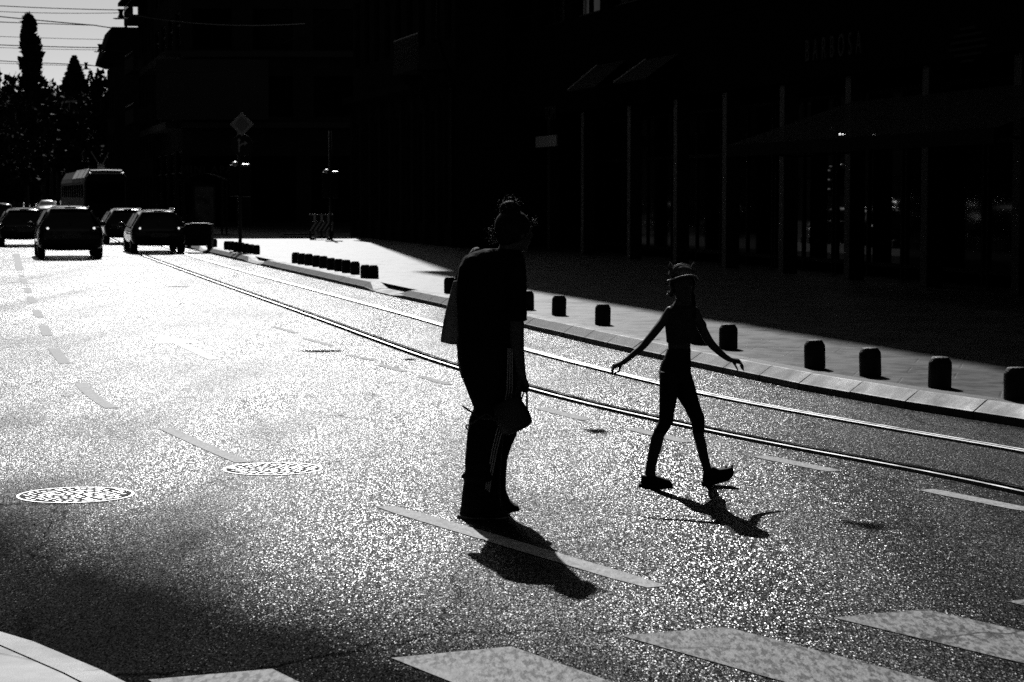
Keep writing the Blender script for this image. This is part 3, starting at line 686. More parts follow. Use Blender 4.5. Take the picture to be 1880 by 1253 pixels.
# ---------------------------------------------------------------- bollards
M['bollard'] = mat('dark_stone', 0.022, .6, spec=.3, nscale=9, bump=.5, bscale=60)
def bollard_proto():
    prof = [(.0,.0),(.098,.0),(.100,.01),(.100,.16),(.1015,.165),(.1015,.17),(.100,.175),(.099,.215),(.072,.258),(.066,.262),(.0,.266)]
    return MB().lathe(prof[1:], n=20).add([], [])
spots = []; bme = None
def put_bollard(px, py, label, group=None, s=1.0):
    global bme
    w_ = P(px, py, KH)
    if bme is None:
        o = bollard_proto().obj('stone_bollard', M['bollard'], smooth=True); bme = o.data
        for p in bme.polygons: p.use_smooth = len(p.vertices) == 4
        bm_ = o.modifiers.new('edge', 'BEVEL'); bm_.width = .004; bm_.segments = 1; bm_.limit_method = 'ANGLE'
        global bproto; bproto = o
    else:
        o = bproto.copy(); COL.objects.link(o)
    o.location = w_ - Vector((0,0,.003)); q_ = random.Random(int(px*3+py)); o.rotation_euler = (R(q_.uniform(-1.6,1.6)),R(q_.uniform(-1.6,1.6)),q_.uniform(0,6)); o.scale = (s,s,s*random.Random(int(py*7)).uniform(.98,1.04))
    tag(o, label, 'bollard', group or 'low stone bollards along the right kerb')
near = [(1866,735,'squat dark stone bollard cut off by the right edge of the picture'),(1725,711,'first whole stone bollard from the right edge, nearest complete one'),
 (1598,690,'second whole stone bollard from the right edge of the picture'),(1496,676,'third whole stone bollard from the right edge, right of the girl\'s hand'),
 (1337,640,'stone bollard directly above the girl\'s outstretched right-hand arm'),(1281,630,'stone bollard half hidden behind the girl\'s upper arm'),
 (1106.5,596,'stone bollard just left of the girl above her trailing hand'),(1026,578.5,'stone bollard midway between the woman and the girl'),
 (968,568,'stone bollard peeking out at the right edge of the woman\'s shirt'),(826,538,'stone bollard half hidden behind the woman\'s tote bag')]
for a in near: put_bollard(*a)
words = ['first','second','third','fourth','fifth','sixth','seventh','eighth']
xs = [(686,511),(671,510.5)]
for i, (x, y) in enumerate(xs): put_bollard(x, y, f'stone bollard of the close pair by the dropped kerb, {["nearer","farther"][i]} one')
cl = [(652,503.5),(636,500.5),(622,497.5),(608,495),(594,492),(581,489.5),(567,487),(554,485),(543,483)]
for i, (x, y) in enumerate(cl): put_bollard(x, y, f'stone bollard in the tight row of nine, {(words+["ninth"])[i]} from right')
cl = [(471,467),(461,465.5),(452,464),(443,462.5),(434,461),(425,459.5),(417,458.5)]
for i, (x, y) in enumerate(cl): put_bollard(x, y, f'stone bollard in the short row around the traffic light pole, {words[i]} from the right')
for i, (x, y) in enumerate([(393,453.5),(386,452.5)]): put_bollard(x, y, f'small far stone bollard beside the dark litter container, {["right","left"][i]} of the two')
# ---------------------------------------------------------------- manholes
M['iron'] = mat('cast_iron', .5, .42, metal=1.0, nscale=12, namp=.3)
M['plate_iron'] = mat('dirty_iron', .012, .8, spec=.1)
def manhole(px, py, r, label):
    c = P(px, py); root = empty('manhole_cover', c, R(10), label, 'manhole cover', 'manhole covers in the road')
    k = MB(); n = 56
    for i in range(n):
        a0, a1 = 2*math.pi*i/n, 2*math.pi*(i+1)/n
        for (ra, rb_, za, zb) in ((r*.955, r, .005, .005), (r, r*1.01, .005, 0.001), (r*.945, r*.955, -.02, .005)):
            k.add([(ra*math.cos(a0),ra*math.sin(a0),za),(rb_*math.cos(a0),rb_*math.sin(a0),zb),(rb_*math.cos(a1),rb_*math.sin(a1),zb),(ra*math.cos(a1),ra*math.sin(a1),za)], [(0,1,2,3)])
    k.obj('frame', M['iron'], root)
    MB().lathe([(r*.925,-.01),(r*.925,.0015),(.001,.002)], n=48).obj('plate', M['plate_iron'], root)
    k = MB(); rr = random.Random(int(px)); cnt = int(r*.93/.038) + 1
    for i in range(-cnt, cnt+1):
        for j in range(-cnt, cnt+1):
            x = (i + .5*(j % 2))*.047 + rr.uniform(-.011,.011); y = j*.046 + rr.uniform(-.013,.013)
            if math.hypot(x, y) < r*.89:
                h = .0052 + rr.uniform(-.0006,.0006); s_ = rr.uniform(.010,.018)
                an = rr.choice((.4, 1.2)); q = [(x + s_*1.15*math.cos(an+t), y + s_*math.sin(an+t)) for t in [math.pi/3*m for m in range(6)]]
                k.prism(q, .001, h)
    t_ = k.obj('tread', M['iron']); pl_ = [o for o in root.children if o.name.startswith('plate')][0]; merge(pl_, t_)
manhole(139, 910, .345, 'round cast iron manhole cover with cobbled tread, nearer one at the left')
manhole(501, 862, .325, 'round cast iron manhole cover beside the end of a lane dash, farther one')
# ---------------------------------------------------------------- cars
M['car_paint'] = mat('black_car_paint', .008, .22, spec=.6); M['car_paint'].node_tree.nodes['Principled BSDF'].inputs['Coat Weight'].default_value = 1.0
M['car_paint_grey'] = mat('grey_car_paint', .05, .25, spec=.6); M['car_paint_pale'] = mat('pale_car_paint', .3, .3)
M['glass'] = mat('dark_glass', .004, .04, spec=.5); M['tyre'] = mat('tyre', .012, .85); M['rim'] = mat('alloy', .25, .35, metal=1)
M['lamp_lens'] = mat('tail_lens', .03, .08, spec=.8); M['trim'] = mat('black_trim', .01, .6); M['plate'] = mat('plate_white', .3, .6); M['ink'] = mat('ink', .01, .6); M['chrome'] = mat('chrome', .6, .15, metal=1); M['sun_glint'] = mat('glint_metal', .85, .42, metal=1)  # last one: bright metal standing in for sun glints on signal heads
def text_obj(body, size, name, m, parent, loc, rot, ext=.002, sx=1.0, sp=1.0, align='CENTER'):
    cu = bpy.data.curves.new(name, 'FONT'); cu.body = body; cu.size = size; cu.extrude = ext; cu.align_x = align; cu.space_character = sp
    o = bpy.data.objects.new(name, cu); COL.objects.link(o); dg = bpy.context.evaluated_depsgraph_get()
    me = bpy.data.meshes.new_from_object(o.evaluated_get(dg)); bpy.data.objects.remove(o)
    me.name = name; me.materials.clear(); me.materials.append(m)
    o = bpy.data.objects.new(name, me); COL.objects.link(o)
    if parent: o.parent = parent
    o.location = loc; o.rotation_euler = rot; o.scale = (sx, 1, 1); return o
def car(c, az, label, w=1.78, h=1.5, L=4.2, kind='hatch', paint='car_paint', rails=True, detail=True, group=None, antenna=True, name='car', pale_plate=True):
    """rear axle end at y=0, pointing +y; c = ground point under the middle of the tail"""
    root = empty(name, c, -az, label, 'car', group); hw = w/2; zb = .23; belt = h*.62
    roof_back = {'hatch': .38, 'sedan': 1.15, 'wagon': .3}[kind]; deck = belt + .02
    #  station: y, half-width scale, z bottom, z belt, roof half-width, z roof
    if kind == 'sedan':
        stn = [(.0,.86,.42,.80,.70,.84),(.06,.94,.3,.86,.78,.93),(.3,.98,zb,belt,.80,belt+.07),(.75,1.0,zb,belt,.78,belt+.09),(1.3,1,zb,belt,.64,h-.06),(1.7,1,zb,belt,.62,h),(2.4,1,zb,belt,.62,h),(2.75,1,zb,belt,.64,h-.07),(3.3,1,zb,belt-.02,.78,belt+.03),(L-.5,.97,zb,belt-.1,.78,belt-.06),(L-.1,.9,.3,belt-.25,.7,belt-.2),(L,.8,.4,belt-.35,.6,belt-.32)]
    else:
        stn = [(.0,.86,.40,belt-.12,.70,belt-.08),(.05,.94,.3,belt-.06,.76,belt-.0),(.14,.975,zb,belt,.72,h*.84),(roof_back,1,zb,belt,.66,h-.03),(roof_back+.25,1,zb,belt,.655,h),(1.6,1,zb,belt,.655,h+.012),(2.2,1,zb,belt,.65,h),(2.5,1,zb,belt,.66,h-.08),(3.05,1,zb,belt-.02,.80,belt+.03),(L-.45,.97,zb,belt-.1,.78,belt-.04),(L-.08,.9,.3,belt-.25,.7,belt-.2),(L,.8,.42,belt-.38,.6,belt-.34)]
    rg = []
    for y, k, z0, zm, rw, zr in stn:
        a = hw*k; r = hw*rw; half = [(0,z0),(a*.8,z0),(a*.97,z0+.08),(a,z0+.25),(a,zm-.18),(a*.965,zm),(min(r*1.04,a*.95),zm+(zr-zm)*.72),(r*.9,zr-.012),(r*.5,zr+.008),(0,zr+.012)]
        rg.append([Vector((x,y,z)) for x,z in half] + [Vector((-x,y,z)) for x,z in reversed(half[1:-1])])
    body = MB().loft(rg).obj('body', M[paint], root, smooth=True); sb = body.modifiers.new('s','SUBSURF'); sb.levels = 1; sb.render_levels = 2
    zr = h
    # rear window and side windows, set a little proud of the shell
    def pane(nm, q, m='glass', th=.02):
        k = MB(); n = (Vector(q[1])-Vector(q[0])).cross(Vector(q[2])-Vector(q[0])).normalized()*th; k.add([Vector(p)+n*.6 for p in q] + [Vector(p)-n for p in q], [(0,1,2,3),(7,6,5,4),(0,4,5,1),(1,5,6,2),(2,6,7,3),(3,7,4,0)]); return k.obj(nm, M[m], root, bevel=.006)
    if kind == 'sedan': pane('rear_window', [(-hw*.66,.86,belt+.10),(hw*.66,.86,belt+.10),(hw*.55,1.34,h-.05),(-hw*.55,1.34,h-.05)])
    else: pane('rear_window', [(-hw*.74,.075,belt+.04),(hw*.74,.075,belt+.04),(hw*.60,roof_back-.07,h-.07),(-hw*.60,roof_back-.07,h-.07)])
    y0 = 1.35 if kind == 'sedan' else .45
    for s_ in (-1, 1):
        for a_, b_ in ((y0, 1.55), (1.62, 2.45)):
            if b_ - a_ < .3: continue
            pane('side_window', [(s_*hw*.955,a_,belt+.01),(s_*hw*.955,b_+.15*(a_ > 1.6),belt+.01),(s_*hw*.70,b_-.05,h-.12),(s_*hw*.70,a_+.12,h-.12)], th=.015)
    if kind != 'sedan' or True: pane('windscreen', [(-hw*.76,2.98,belt+.06),(hw*.76,2.98,belt+.06),(hw*.6,2.45,h-.07),(-hw*.6,2.45,h-.07)])
    if detail:
        MB().box((-hw*.9,-.05,.40),(hw*.9,.08,.55)).obj('bumper', M['trim'], root, bevel=.03)
        for s_ in (-1, 1):
            zt = belt - .06
            MB().box((s_*hw*.68-.10,-.035 if kind != 'sedan' else -.02,zt-.13),(s_*hw*.80+.06*s_*0+.06,.09,zt+.05)).obj('tail_light', M['lamp_lens'], root, bevel=.03)
            k = MB().ell((s_*(hw+.12),2.55,belt+.04),(.10,.06,.075),12,8); mi = k.obj('mirror', M[paint], root, smooth=True)
            MB().tube([(s_*(hw-.05),2.6,belt-.02),(s_*(hw+.06),2.57,belt+.0)], .02, 6).obj('stalk', M['trim'], mi)
            if rails:
                MB().tube([(s_*hw*.60,roof_back+.1,h-.01),(s_*hw*.61,roof_back+.25,h+.045),(s_*hw*.61,2.1,h+.045),(s_*hw*.6,2.3,h-.01)], .014, 6).obj('roof_rail', M['chrome'], root, smooth=True)
        pl = MB().box((-.26,-.062 if kind!='sedan' else -.03,belt-.32),(.26,-.052 if kind!='sedan' else -.02,belt-.20)).obj('number_plate', M['plate'], root)
        if kind != 'sedan':
            MB().tube([(.0,.02,belt+.04),(-.05,.09,belt+.13),(-.33,.14,belt+.16)], .008, 6).obj('rear_wiper', M['trim'], root)
            MB().box((-hw*.58,roof_back-.16,h-.035),(hw*.58,roof_back+.02,h-.005)).obj('spoiler', M[paint], root, bevel=.012)
            MB().box((-.15,roof_back-.17,h-.05),(.15,roof_back-.155,h-.035)).obj('brake_lamp', M['lamp_lens'], root)
        if antenna:
            MB().tube([(0,.9,h),(0,.8,h+.16)], [.012,.004], 6).obj('antenna', M['trim'], root)
            MB().ell((0,.9,h+.01),(.035,.06,.03),10,6).obj('antenna_base', M['trim'], root, smooth=True)
    for s_ in (-1, 1):
        for yy in (.78, L-.85):
            k = MB().lathe([(.20,-.10),(.29,-.105),(.315,-.08),(.32,0),(.315,.08),(.29,.105),(.20,.10)], n=24, M=Matrix.Rotation(R(90), 3, 'Y')); k.v = [(v[0]+s_*(hw-.115), v[1]+yy, v[2]+.318) for v in k.v]
            wh = k.obj('wheel', M['tyre'], root, smooth=True)
            k = MB().lathe([(.20,-.02),(.195,.04),(.05,.055),(.01,.055)], n=20, M=Matrix.Rotation(R(90*s_), 3, 'Y')); k.v = [(v[0]+s_*(hw-.06), v[1]+yy, v[2]+.318) for v in k.v]
            k.obj('rim', M['rim'], wh)
    return root
AZS = R(-14.1)
c1 = car(P(131, 476), AZS, 'dark hatchback with roof antenna braking in the lane left of the rail', w=1.82, h=1.47, kind='hatch', rails=False)
c2 = car(P(293, 466), AZS, 'dark estate car with roof rails driving over the tram rails', w=1.68, h=1.33, L=4.3, kind='wagon')
car(P(46, 453), AZS, 'black van-like car left of the antenna hatchback, cut by the left edge', w=1.78, h=1.33, kind='hatch', rails=False, antenna=False)
car(P(-66, 478), AZS, 'car of which only the right rear corner shows at the left edge', w=1.8, h=1.4, kind='sedan')
car(P(236, 449), AZS, 'dark car between the antenna hatchback and the estate car', w=1.7, h=1.3, kind='hatch', rails=False, antenna=True)
car(P(-2, 432), AZS + R(2), 'dark far car with bright roof edge at the left edge of the picture', w=1.75, h=1.42, kind='wagon', rails=False)
car(P(84, 398), R(165), 'small far oncoming car with a bright bonnet ahead of the antenna hatchback', w=1.75, h=1.4, kind='sedan', detail=False)
car(P(22, 388), AZS, 'farthest pale-roofed car high at the left edge', w=1.75, h=1.5, kind='wagon', detail=False, paint='car_paint_grey')
car(P(5, 391), AZS, 'tiny far dark car left of the farthest pale-roofed car', w=1.75, h=1.45, kind='wagon', detail=False)
M['tail_on'] = mat('lit_tail_lamp', .8, .4, emit=1.0)
for c_, hh, hw_, kk in ((c1, 1.47, .91, .038), (c2, 1.33, .84, .03)):
    for o in [o for o in c_.children if o.name.startswith('tail_light')]:
        s_ = 1 if sum(v.co.x for v in o.data.vertices) > 0 else -1
        MB().ell((s_*hw_*.70, -.04, hh*.62-.05), (kk, .02, .032), 10, 6).obj('lit_bulb', M['tail_on'], o, smooth=True)
# faint characters on the two readable plates
for c_, hh, tx in ((c1, 1.47, 'A12-M-331'), (c2, 1.33, 'J25-K-017')):
    pl = [o for o in c_.children if o.name.startswith('number_plate')][0]
    text_obj(tx, .085, 'plate_text', M['ink'], pl, (0, -.064, hh*.62-.29), (R(90), 0, 0), sx=.9)
# ---------------------------------------------------------------- tram
M['tram'] = mat('tram_paint', .015, .6, spec=.1); M['tram_glass'] = mat('tram_glass', .003, .7, spec=.0); M['tram_roof'] = mat('tram_roof', .75, .35)
tc_ = P(197, 359 + 7120/115.); taz = -math.atan2(-tramdir.x, tramdir.y)
tr = empty('tram', tc_, R(14.9), 'tall tram seen from the rear with a bright roof edge and raised pantograph', 'tram')
rg = []
for y, hw_, top in ((0,.98,3.0),(.12,1.1,3.1),(.5,1.16,3.15),(21.5,1.16,3.15),(21.9,1.0,3.0)):
    half = [(0,.35),(hw_*.9,.35),(hw_,.5),(hw_*1.02,1.2),(hw_,2.5),(hw_*.93,2.75),(hw_*.72,top-.02),(0,top)]
    rg.append([Vector((x,y,z)) for x,z in half] + [Vector((-x,y,z)) for x,z in reversed(half[1:-1])])
MB().loft(rg).obj('body', M['tram'], tr)
MB().box((-.98,-.02,1.35),(.98,.05,2.55)).obj('rear_window', M['glass'], tr, bevel=.03)
MB().loft([[Vector((x,-.06,2.96)),Vector((x,1.3,3.17)),Vector((x,1.3,3.0)),Vector((x,-.04,2.9))] for x in (-.88,.88)]).obj('roof_edge', M['tram_roof'], tr)
for s_ in (-1, 1):
    for i in range(10):
        y = 1.0 + i*2.0; MB().box((s_*1.165-.01,y,1.25),(s_*1.165+.012,y+1.5,2.35)).obj('side_window', M['tram_glass'], tr)
    MB().box((s_*.85-.13,-.04,.75),(s_*.85+.13,.02,1.0)).obj('tail_light', M['lamp_lens'], tr, bevel=.02)
for y0_, y1_ in ((.7,2.7),(3.1,7.0),(7.4,11)):
    k = MB(); k.loft([[Vector((-1.12,y,2.72)),Vector((-.9,y,3.1)),Vector((-.85,y,3.2)),Vector((.85,y,3.2)),Vector((.9,y,3.1)),Vector((1.12,y,2.72)),Vector((1.0,y,2.70)),Vector((-1.0,y,2.70))] for y in (y0_,y1_)]); k.obj('roof_fairing', M['tram_roof'], tr)
k = MB(); k.tube([(-.16,3.5,3.5),(-.55,3.6,4.15)], .028, 6); k.tube([(.10,3.5,3.5),(.4,3.6,4.1)], .028, 6); k.box((-.2,3.45,3.2),(.16,3.55,3.5)); k.obj('pantograph', M['chrome'], tr)
for s_ in (-1,1):
    for y in (1.5,3.2,10,11.8):
        k = MB().lathe([(.3,-.05),(.34,0),(.3,.05)], n=16, M=Matrix.Rotation(R(90),3,'Y')); k.v = [(v[0]+s_*.72,v[1]+y,v[2]+.34) for v in k.v]; k.obj('wheel', M['tyre'], tr)
# ---------------------------------------------------------------- traffic lights, signs
M['pole'] = mat('pole_paint', .03, .5); M['sign_white'] = mat('sign_white', .8, .5); M['sign_yellow'] = mat('sign_yellow', .45, .5); M['sign_blue'] = mat('sign_blue', .02, .5); M['hood'] = mat('signal_housing', .015, .45, spec=.15)
def signal_head(root, x, z, yaw=0.0, nm='signal_head', n3=3, sc=1.0):
    h_ = MB().box((x-.13*sc,-.10,z-.95*sc),(x+.13*sc,.06,z)).obj(nm, M['hood'], root, bevel=.03)
    for i in range(n3):
        zc = z - (.17 + .30*i)*sc
        k = MB(); n = 14; rg = []
        for rr_, yy in ((.10,.06),(.105,.26)):
            rg.append([Vector((x+rr_*sc*math.cos(a), yy*1.0, zc+rr_*sc*math.sin(a))) for a in [R(-25)+R(230)*j/(n-1) for j in range(n)]])
        # visor: open half tube with thickness
        ro = rg[0]+rg[1]; ri = [Vector((x+(p.x-x)*.93, p.y, zc+(p.z-zc)*.93)) for p in ro]
        k.add(ro+ri, [(j,j+1,n+j+1,n+j) for j in range(n-1)] + [(2*n+j,3*n+j,3*n+j+1,2*n+j+1) for j in range(n-1)] + [(n+j,n+j+1,3*n+j+1,3*n+j) for j in range(n-1)])
        k.obj('visor', M['hood'], h_)
    return h_
def signal(px, py, label, sgn=True, zt=3.05):
    g0 = P(px, py, KH); root = empty('traffic_light', g0, 0, label, 'traffic light')
    MB().tube([(0,0,0),(0,0,4.0)], .055, 12).obj('pole', M['pole'], root, smooth=True)
    MB().tube([(-.2,0,2.5),(.2,0,2.5)], .02, 6).obj('bracket', M['pole'], root)
    signal_head(root, -.16, zt - KH); signal_head(root, .19, zt - KH - .02)
    k = MB().ell((-.13,-.02,zt-KH+.0),(.11,.10,.10),14,10); k.obj('glint_hood', M['sun_glint'], root, smooth=True)  # bright ellipsoid put in for the round sun glint on the head
    k = MB().box((.07,-.10,zt-KH-.075),(.31,.1,zt-KH+.03)); k.obj('glint_cover', M['sun_glint'], root, bevel=.03)  # bright box put in for the wider sun glint beside it
    return root
Yp = P(441,458,KH).y
sg = signal(441, 458, 'traffic light on a thick dark pole at the kerb corner', zt=D(441,303,Yp).z)
def worldplane(px, py, Y, root): return D(px, py, Y) - Vector(root.location)
sr = empty('priority_sign', D(444,229,Yp-.12), 0, 'diamond priority road sign with pale border above the traffic light', 'road sign')
h_ = .355; h2 = .235
MB().prism([(0,-h_),(h_,0),(0,h_),(-h_,0)],0,.02).obj('sign_plate', M['sign_white'], sr, bevel=.004)
MB().prism([(0,-h2),(h2,0),(0,h2),(-h2,0)],.02,.024).obj('centre_diamond', M['sign_yellow'], sr)
for o in sr.children: o.rotation_euler = (R(90),0,R(0))
sr2 = empty('direction_sign', D(444.5,267,Yp-.12), 0, 'round dark sign with pale straight and right-turn arrows beneath the diamond sign', 'road sign')
MB().prism([(.33*math.cos(a),.33*math.sin(a)) for a in [math.pi*2*j/28 for j in range(28)]],0,.018).obj('sign_plate', M['sign_blue'], sr2, bevel=.003)
k = MB(); k.prism([(-.11,-.21),(-.07,-.21),(-.07,.12),(-.03,.12),(-.09,.22),(-.15,.12),(-.11,.12)],.018,.021); k.prism([(-.07,-.08),(-.04,-.01),(.03,.03),(.07,.035),(.07,-.02),(.17,.06),(.07,.13),(.07,.075),(.0,.065),(-.07,.02)],.0181,.0212)
k.obj('arrows', M['sign_white'], sr2)
for o in sr2.children: o.rotation_euler = (R(90),0,0)
sg2 = signal(607, 440, 'second traffic light standing behind the striped barrier', zt=D(607,316,P(607,440,KH).y).z)
# street lamp glint higher on a wall bracket
# ---------------------------------------------------------------- barrier
g0 = P(590, 440, KH); br = empty('barrier', g0, R(-4), 'striped construction barrier with vertical bars above diagonal stripes', 'barrier')
M['barrier_white'] = mat('barrier_white', .8, .5); M['barrier_dark'] = mat('barrier_red', .02, .5)
MB().box((-.46,-.02,.90),(.46,.03,.93)).obj('top_rail', M['barrier_white'], br)
for i in range(7):
    x = -.42 + i*.13; MB().box((x,-.012,.66),(x+.09,.012,.899)).obj('bar', M['barrier_white' if i % 2 else 'barrier_dark'], br)
MB().box((-.45,-.014,.30),(.45,.014,.66)).obj('board', M['barrier_dark'], br)
k = MB()
for i in range(6):
    x = -.45 + i*.16; k.add([(x,-.018,.31),(x+.07,-.018,.31),(min(x+.30,.45),-.018,.65),(min(x+.23,.45),-.018,.65)], [(0,1,2,3)]) if x+.07 < .46 else None
k.obj('diagonal_stripes', M['barrier_white'], br)
for i in range(5):
    x = -.45 + i*.21; MB().box((x,-.016,.08),(x+.07,.016,.299)).obj('leg', M['barrier_white' if i % 2 else 'barrier_dark'], br)
for s_ in (-1,1): MB().box((s_*.32-.08,-.25,0),(s_*.32+.08,.25,.08)).obj('foot', M['dark'], br, bevel=.01)
# stacked slabs beside it
for i, (x, y, wd) in enumerate(((556,437,1.6),(548,432,1.3))):
    c_ = P(x, y, KH); k = MB().box((-wd/2,-.5,0),(wd/2,.5,.07)); o = k.obj('paving_slab', M['kerb'], bevel=.01); o.location = c_; o.rotation_euler = (0,0,R(-8+20*i)); tag(o, ['larger loose stone slab lying left of the striped barrier','smaller loose stone slab farther behind beside the barrier'][i], 'slab', 'loose slabs by the barrier')
# cable on the ground along the pavement
pts = [(570,462),(600,459.5),(640,457),(700,453),(760,452)]
k = MB().tube([P(580,461,KH+.03), P(620,460,KH+.03), P(650,457,KH+.03), P(690,458,KH+.03), P(720,459,KH+.03)], .04, 6)
# litter container
g0 = P(367, 455, KH); lb = empty('litter_container', g0, R(0), 'dark boxy litter container with a pale lid edge right of the estate car', 'container')
MB().box((-.42,-.3,.06),(.40,.3,.70)).obj('bin_body', M['trim'], lb, bevel=.03)
MB().box((-.26,-.33,.74),(.27,.30,.77)).obj('lid', M['sign_white'], lb)
MB().box((-.42,-.31,.70),(.40,.31,.74)).obj('rim', M['trim'], lb)
for s_ in (-1,1):
    MB().box((s_*.34-.04,-.2,0),(s_*.34+.04,.2,.06)).obj('foot', M['trim'], lb)
# bus shelter with poster
Ysh = 92.; g0 = P(372, 359+1.63*4000/Ysh, KH); sh = empty('bus_shelter', g0, R(0), 'dark bus shelter with an arched roof and a faint poster panel', 'shelter')
rg = []
for i in range(11):
    t = i/10; x = -1.0 + 2.0*t; z = 2.25 + .28*math.sin(math.pi*t); rg.append([Vector((x,-.8,z)),Vector((x,.8,z)),Vector((x,.8,z+.05)),Vector((x,-.8,z+.05))])
MB().loft(rg).obj('roof', M['hood'], sh)
for x in (-.92,.92):
    for y in (-.7,.7): MB().box((x-.04,y-.04,0),(x+.04,y+.04,2.27)).obj('post', M['trim'], sh)
MB().box((-.25,-.72,.35),(.62,-.62,2.05)).obj('poster_case', M['trim'], sh, bevel=.01)
pm = mat('poster', .2, .5, nscale=3.5, namp=.9)
MB().box((-.20,-.727,.42),(.57,-.722,1.98)).obj('poster', pm, sh)
MB().box((-.85,.66,.3),(.85,.68,2.2)).obj('back_glass', M['glass'], sh)

# two parked cars across the street, out of the left edge of the frame; only the shop glass shows them
car(st(-3.2, 88), AZS + R(180), 'parked pale car across the street, seen only as a reflection in shop glass', w=1.8, h=1.6, kind='wagon', paint='car_paint_grey')
car(st(-3.4, 81), AZS + R(180), 'second parked car across the street, seen only as a reflection', w=1.8, h=1.5, kind='hatch')
# ---------------------------------------------------------------- buildings
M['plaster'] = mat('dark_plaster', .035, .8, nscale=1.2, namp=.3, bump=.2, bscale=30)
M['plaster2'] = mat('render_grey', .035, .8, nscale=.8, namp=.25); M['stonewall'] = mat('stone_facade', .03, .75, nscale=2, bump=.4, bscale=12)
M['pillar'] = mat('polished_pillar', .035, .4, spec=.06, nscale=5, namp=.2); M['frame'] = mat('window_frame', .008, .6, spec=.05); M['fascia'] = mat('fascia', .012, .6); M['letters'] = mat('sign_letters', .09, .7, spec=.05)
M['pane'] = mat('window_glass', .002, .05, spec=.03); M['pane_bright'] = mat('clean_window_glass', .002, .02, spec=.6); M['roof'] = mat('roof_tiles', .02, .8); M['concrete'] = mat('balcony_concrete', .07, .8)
for q_ in ('plaster','plaster2','stonewall','fascia','roof','concrete'):
    M[q_].node_tree.nodes['Principled BSDF'].inputs['Specular IOR Level'].default_value = .0
def facade(root, A, u, L, z0, z1, cols, margins, win_z, depth, m, wname='window', frame_w=.07, pane_back=.18, nrm=None, mull=1):
    """wall plate from A along u with real openings; every window is a part with its pane"""
    A = Vector(A); n = nrm; cw = L/cols; k = MB()
    def bx(u0, u1, a, b, d0, d1, kk):
        kk.add([A+u*u0+n*d0+Vector((0,0,a)), A+u*u1+n*d0+Vector((0,0,a)), A+u*u1+n*d1+Vector((0,0,a)), A+u*u0+n*d1+Vector((0,0,a)),
                A+u*u0+n*d0+Vector((0,0,b)), A+u*u1+n*d0+Vector((0,0,b)), A+u*u1+n*d1+Vector((0,0,b)), A+u*u0+n*d1+Vector((0,0,b))], [(0,3,2,1),(4,5,6,7),(0,1,5,4),(1,2,6,5),(2,3,7,6),(3,0,4,7)])
    zs = sorted(win_z); prev = z0
    for (a, b) in zs:
        if a > prev + .01: bx(0, L, prev, a, 0, -depth, k)
        for i in range(cols+1):
            x0 = 0 if i == 0 else i*cw - margins; x1 = L if i == cols else i*cw + margins; bx(x0, x1, a, b, 0, -depth, k)
        prev = b
    if z1 > prev: bx(0, L, prev, z1, 0, -depth, k)
    wall = k.obj('wall', m, root)
    for (a, b) in zs:
        for i in range(cols):
            x0 = i*cw + margins; x1 = (i+1)*cw - margins; f_ = MB(); fw = frame_w; d0, d1 = -pane_back+.06, -pane_back-.03
            bx(x0, x0+fw, a, b, d0, d1, f_); bx(x1-fw, x1, a, b, d0, d1, f_); bx(x0+fw, x1-fw, b-fw, b, d0, d1, f_); bx(x0+fw, x1-fw, a, a+fw, d0, d1, f_)
            for q in range(1, mull+1):
                xm = x0 + (x1-x0)*q/(mull+1); bx(xm-.03, xm+.03, a+fw, b-fw, d0, d1, f_)
            if b-a > 1.6: bx(x0+fw, x1-fw, a+(b-a)*.68-.03, a+(b-a)*.68+.03, d0-.005, d1+.005, f_)
            fo = f_.obj(wname, M['frame'], root); p_ = MB(); bx(x0+fw*.5, x1-fw*.5, a+fw*.5, b-fw*.5, -pane_back-.005, -pane_back-.02, p_); p_.obj('pane', M['pane'], fo)
    return wall
def mass(root, pts, z0, z1, m, name='core'):
    return MB().prism([(p.x,p.y) for p in pts], z0, z1).obj(name, m, root)
NS = -SP      # street-facing normal of the right-hand buildings
# --- old ornate building with piers and balcony
ob = empty('ornate_building', st(15, 67), 0, 'dark old building with tall narrow windows, piers and a bracketed balcony', 'building')
A = st(15, 67)+Vector((0,0,KH)); u = SD; L = 18.5; OH = 28.5
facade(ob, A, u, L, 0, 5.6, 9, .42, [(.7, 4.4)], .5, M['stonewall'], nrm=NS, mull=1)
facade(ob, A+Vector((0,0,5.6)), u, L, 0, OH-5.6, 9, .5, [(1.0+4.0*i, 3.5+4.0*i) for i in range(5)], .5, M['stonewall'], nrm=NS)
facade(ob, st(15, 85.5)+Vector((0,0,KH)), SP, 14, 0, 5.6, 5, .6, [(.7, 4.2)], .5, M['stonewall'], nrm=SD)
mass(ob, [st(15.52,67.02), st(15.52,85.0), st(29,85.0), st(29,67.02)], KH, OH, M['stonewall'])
k = MB()
for i in range(10):
    a = 67.25 + i*(18.0/9); k.add(*(lambda b: (b.v, b.f))(MB().loft([[st(14.86,a-.22,z), st(14.86,a+.22,z), st(14.999,a+.22,z), st(14.999,a-.22,z)] for z in (KH+.001, KH+4.9)])))
k.obj('pier', M['stonewall'], ob)
k = MB(); k.loft([[st(14.6,66.9,z), st(14.6,85.7,z), st(14.99,85.7,z), st(14.99,66.9,z)] for z in (5.35,5.6)]); k.obj('cornice', M['stonewall'], ob)
MB().loft([[st(14.4,66.9,z), st(14.4,85.8,z), st(14.99,85.8,z), st(14.99,66.9,z)] for z in (OH-.9,OH-.3)]).obj('eaves_cornice', M['stonewall'], ob)
k = MB(); k.loft([[st(13.9,67.6,z), st(13.9,71.6,z), st(14.98,71.6,z), st(14.98,67.6,z)] for z in (5.75,5.95)])
bal = k.obj('balcony', M['concrete'], ob); k = MB()
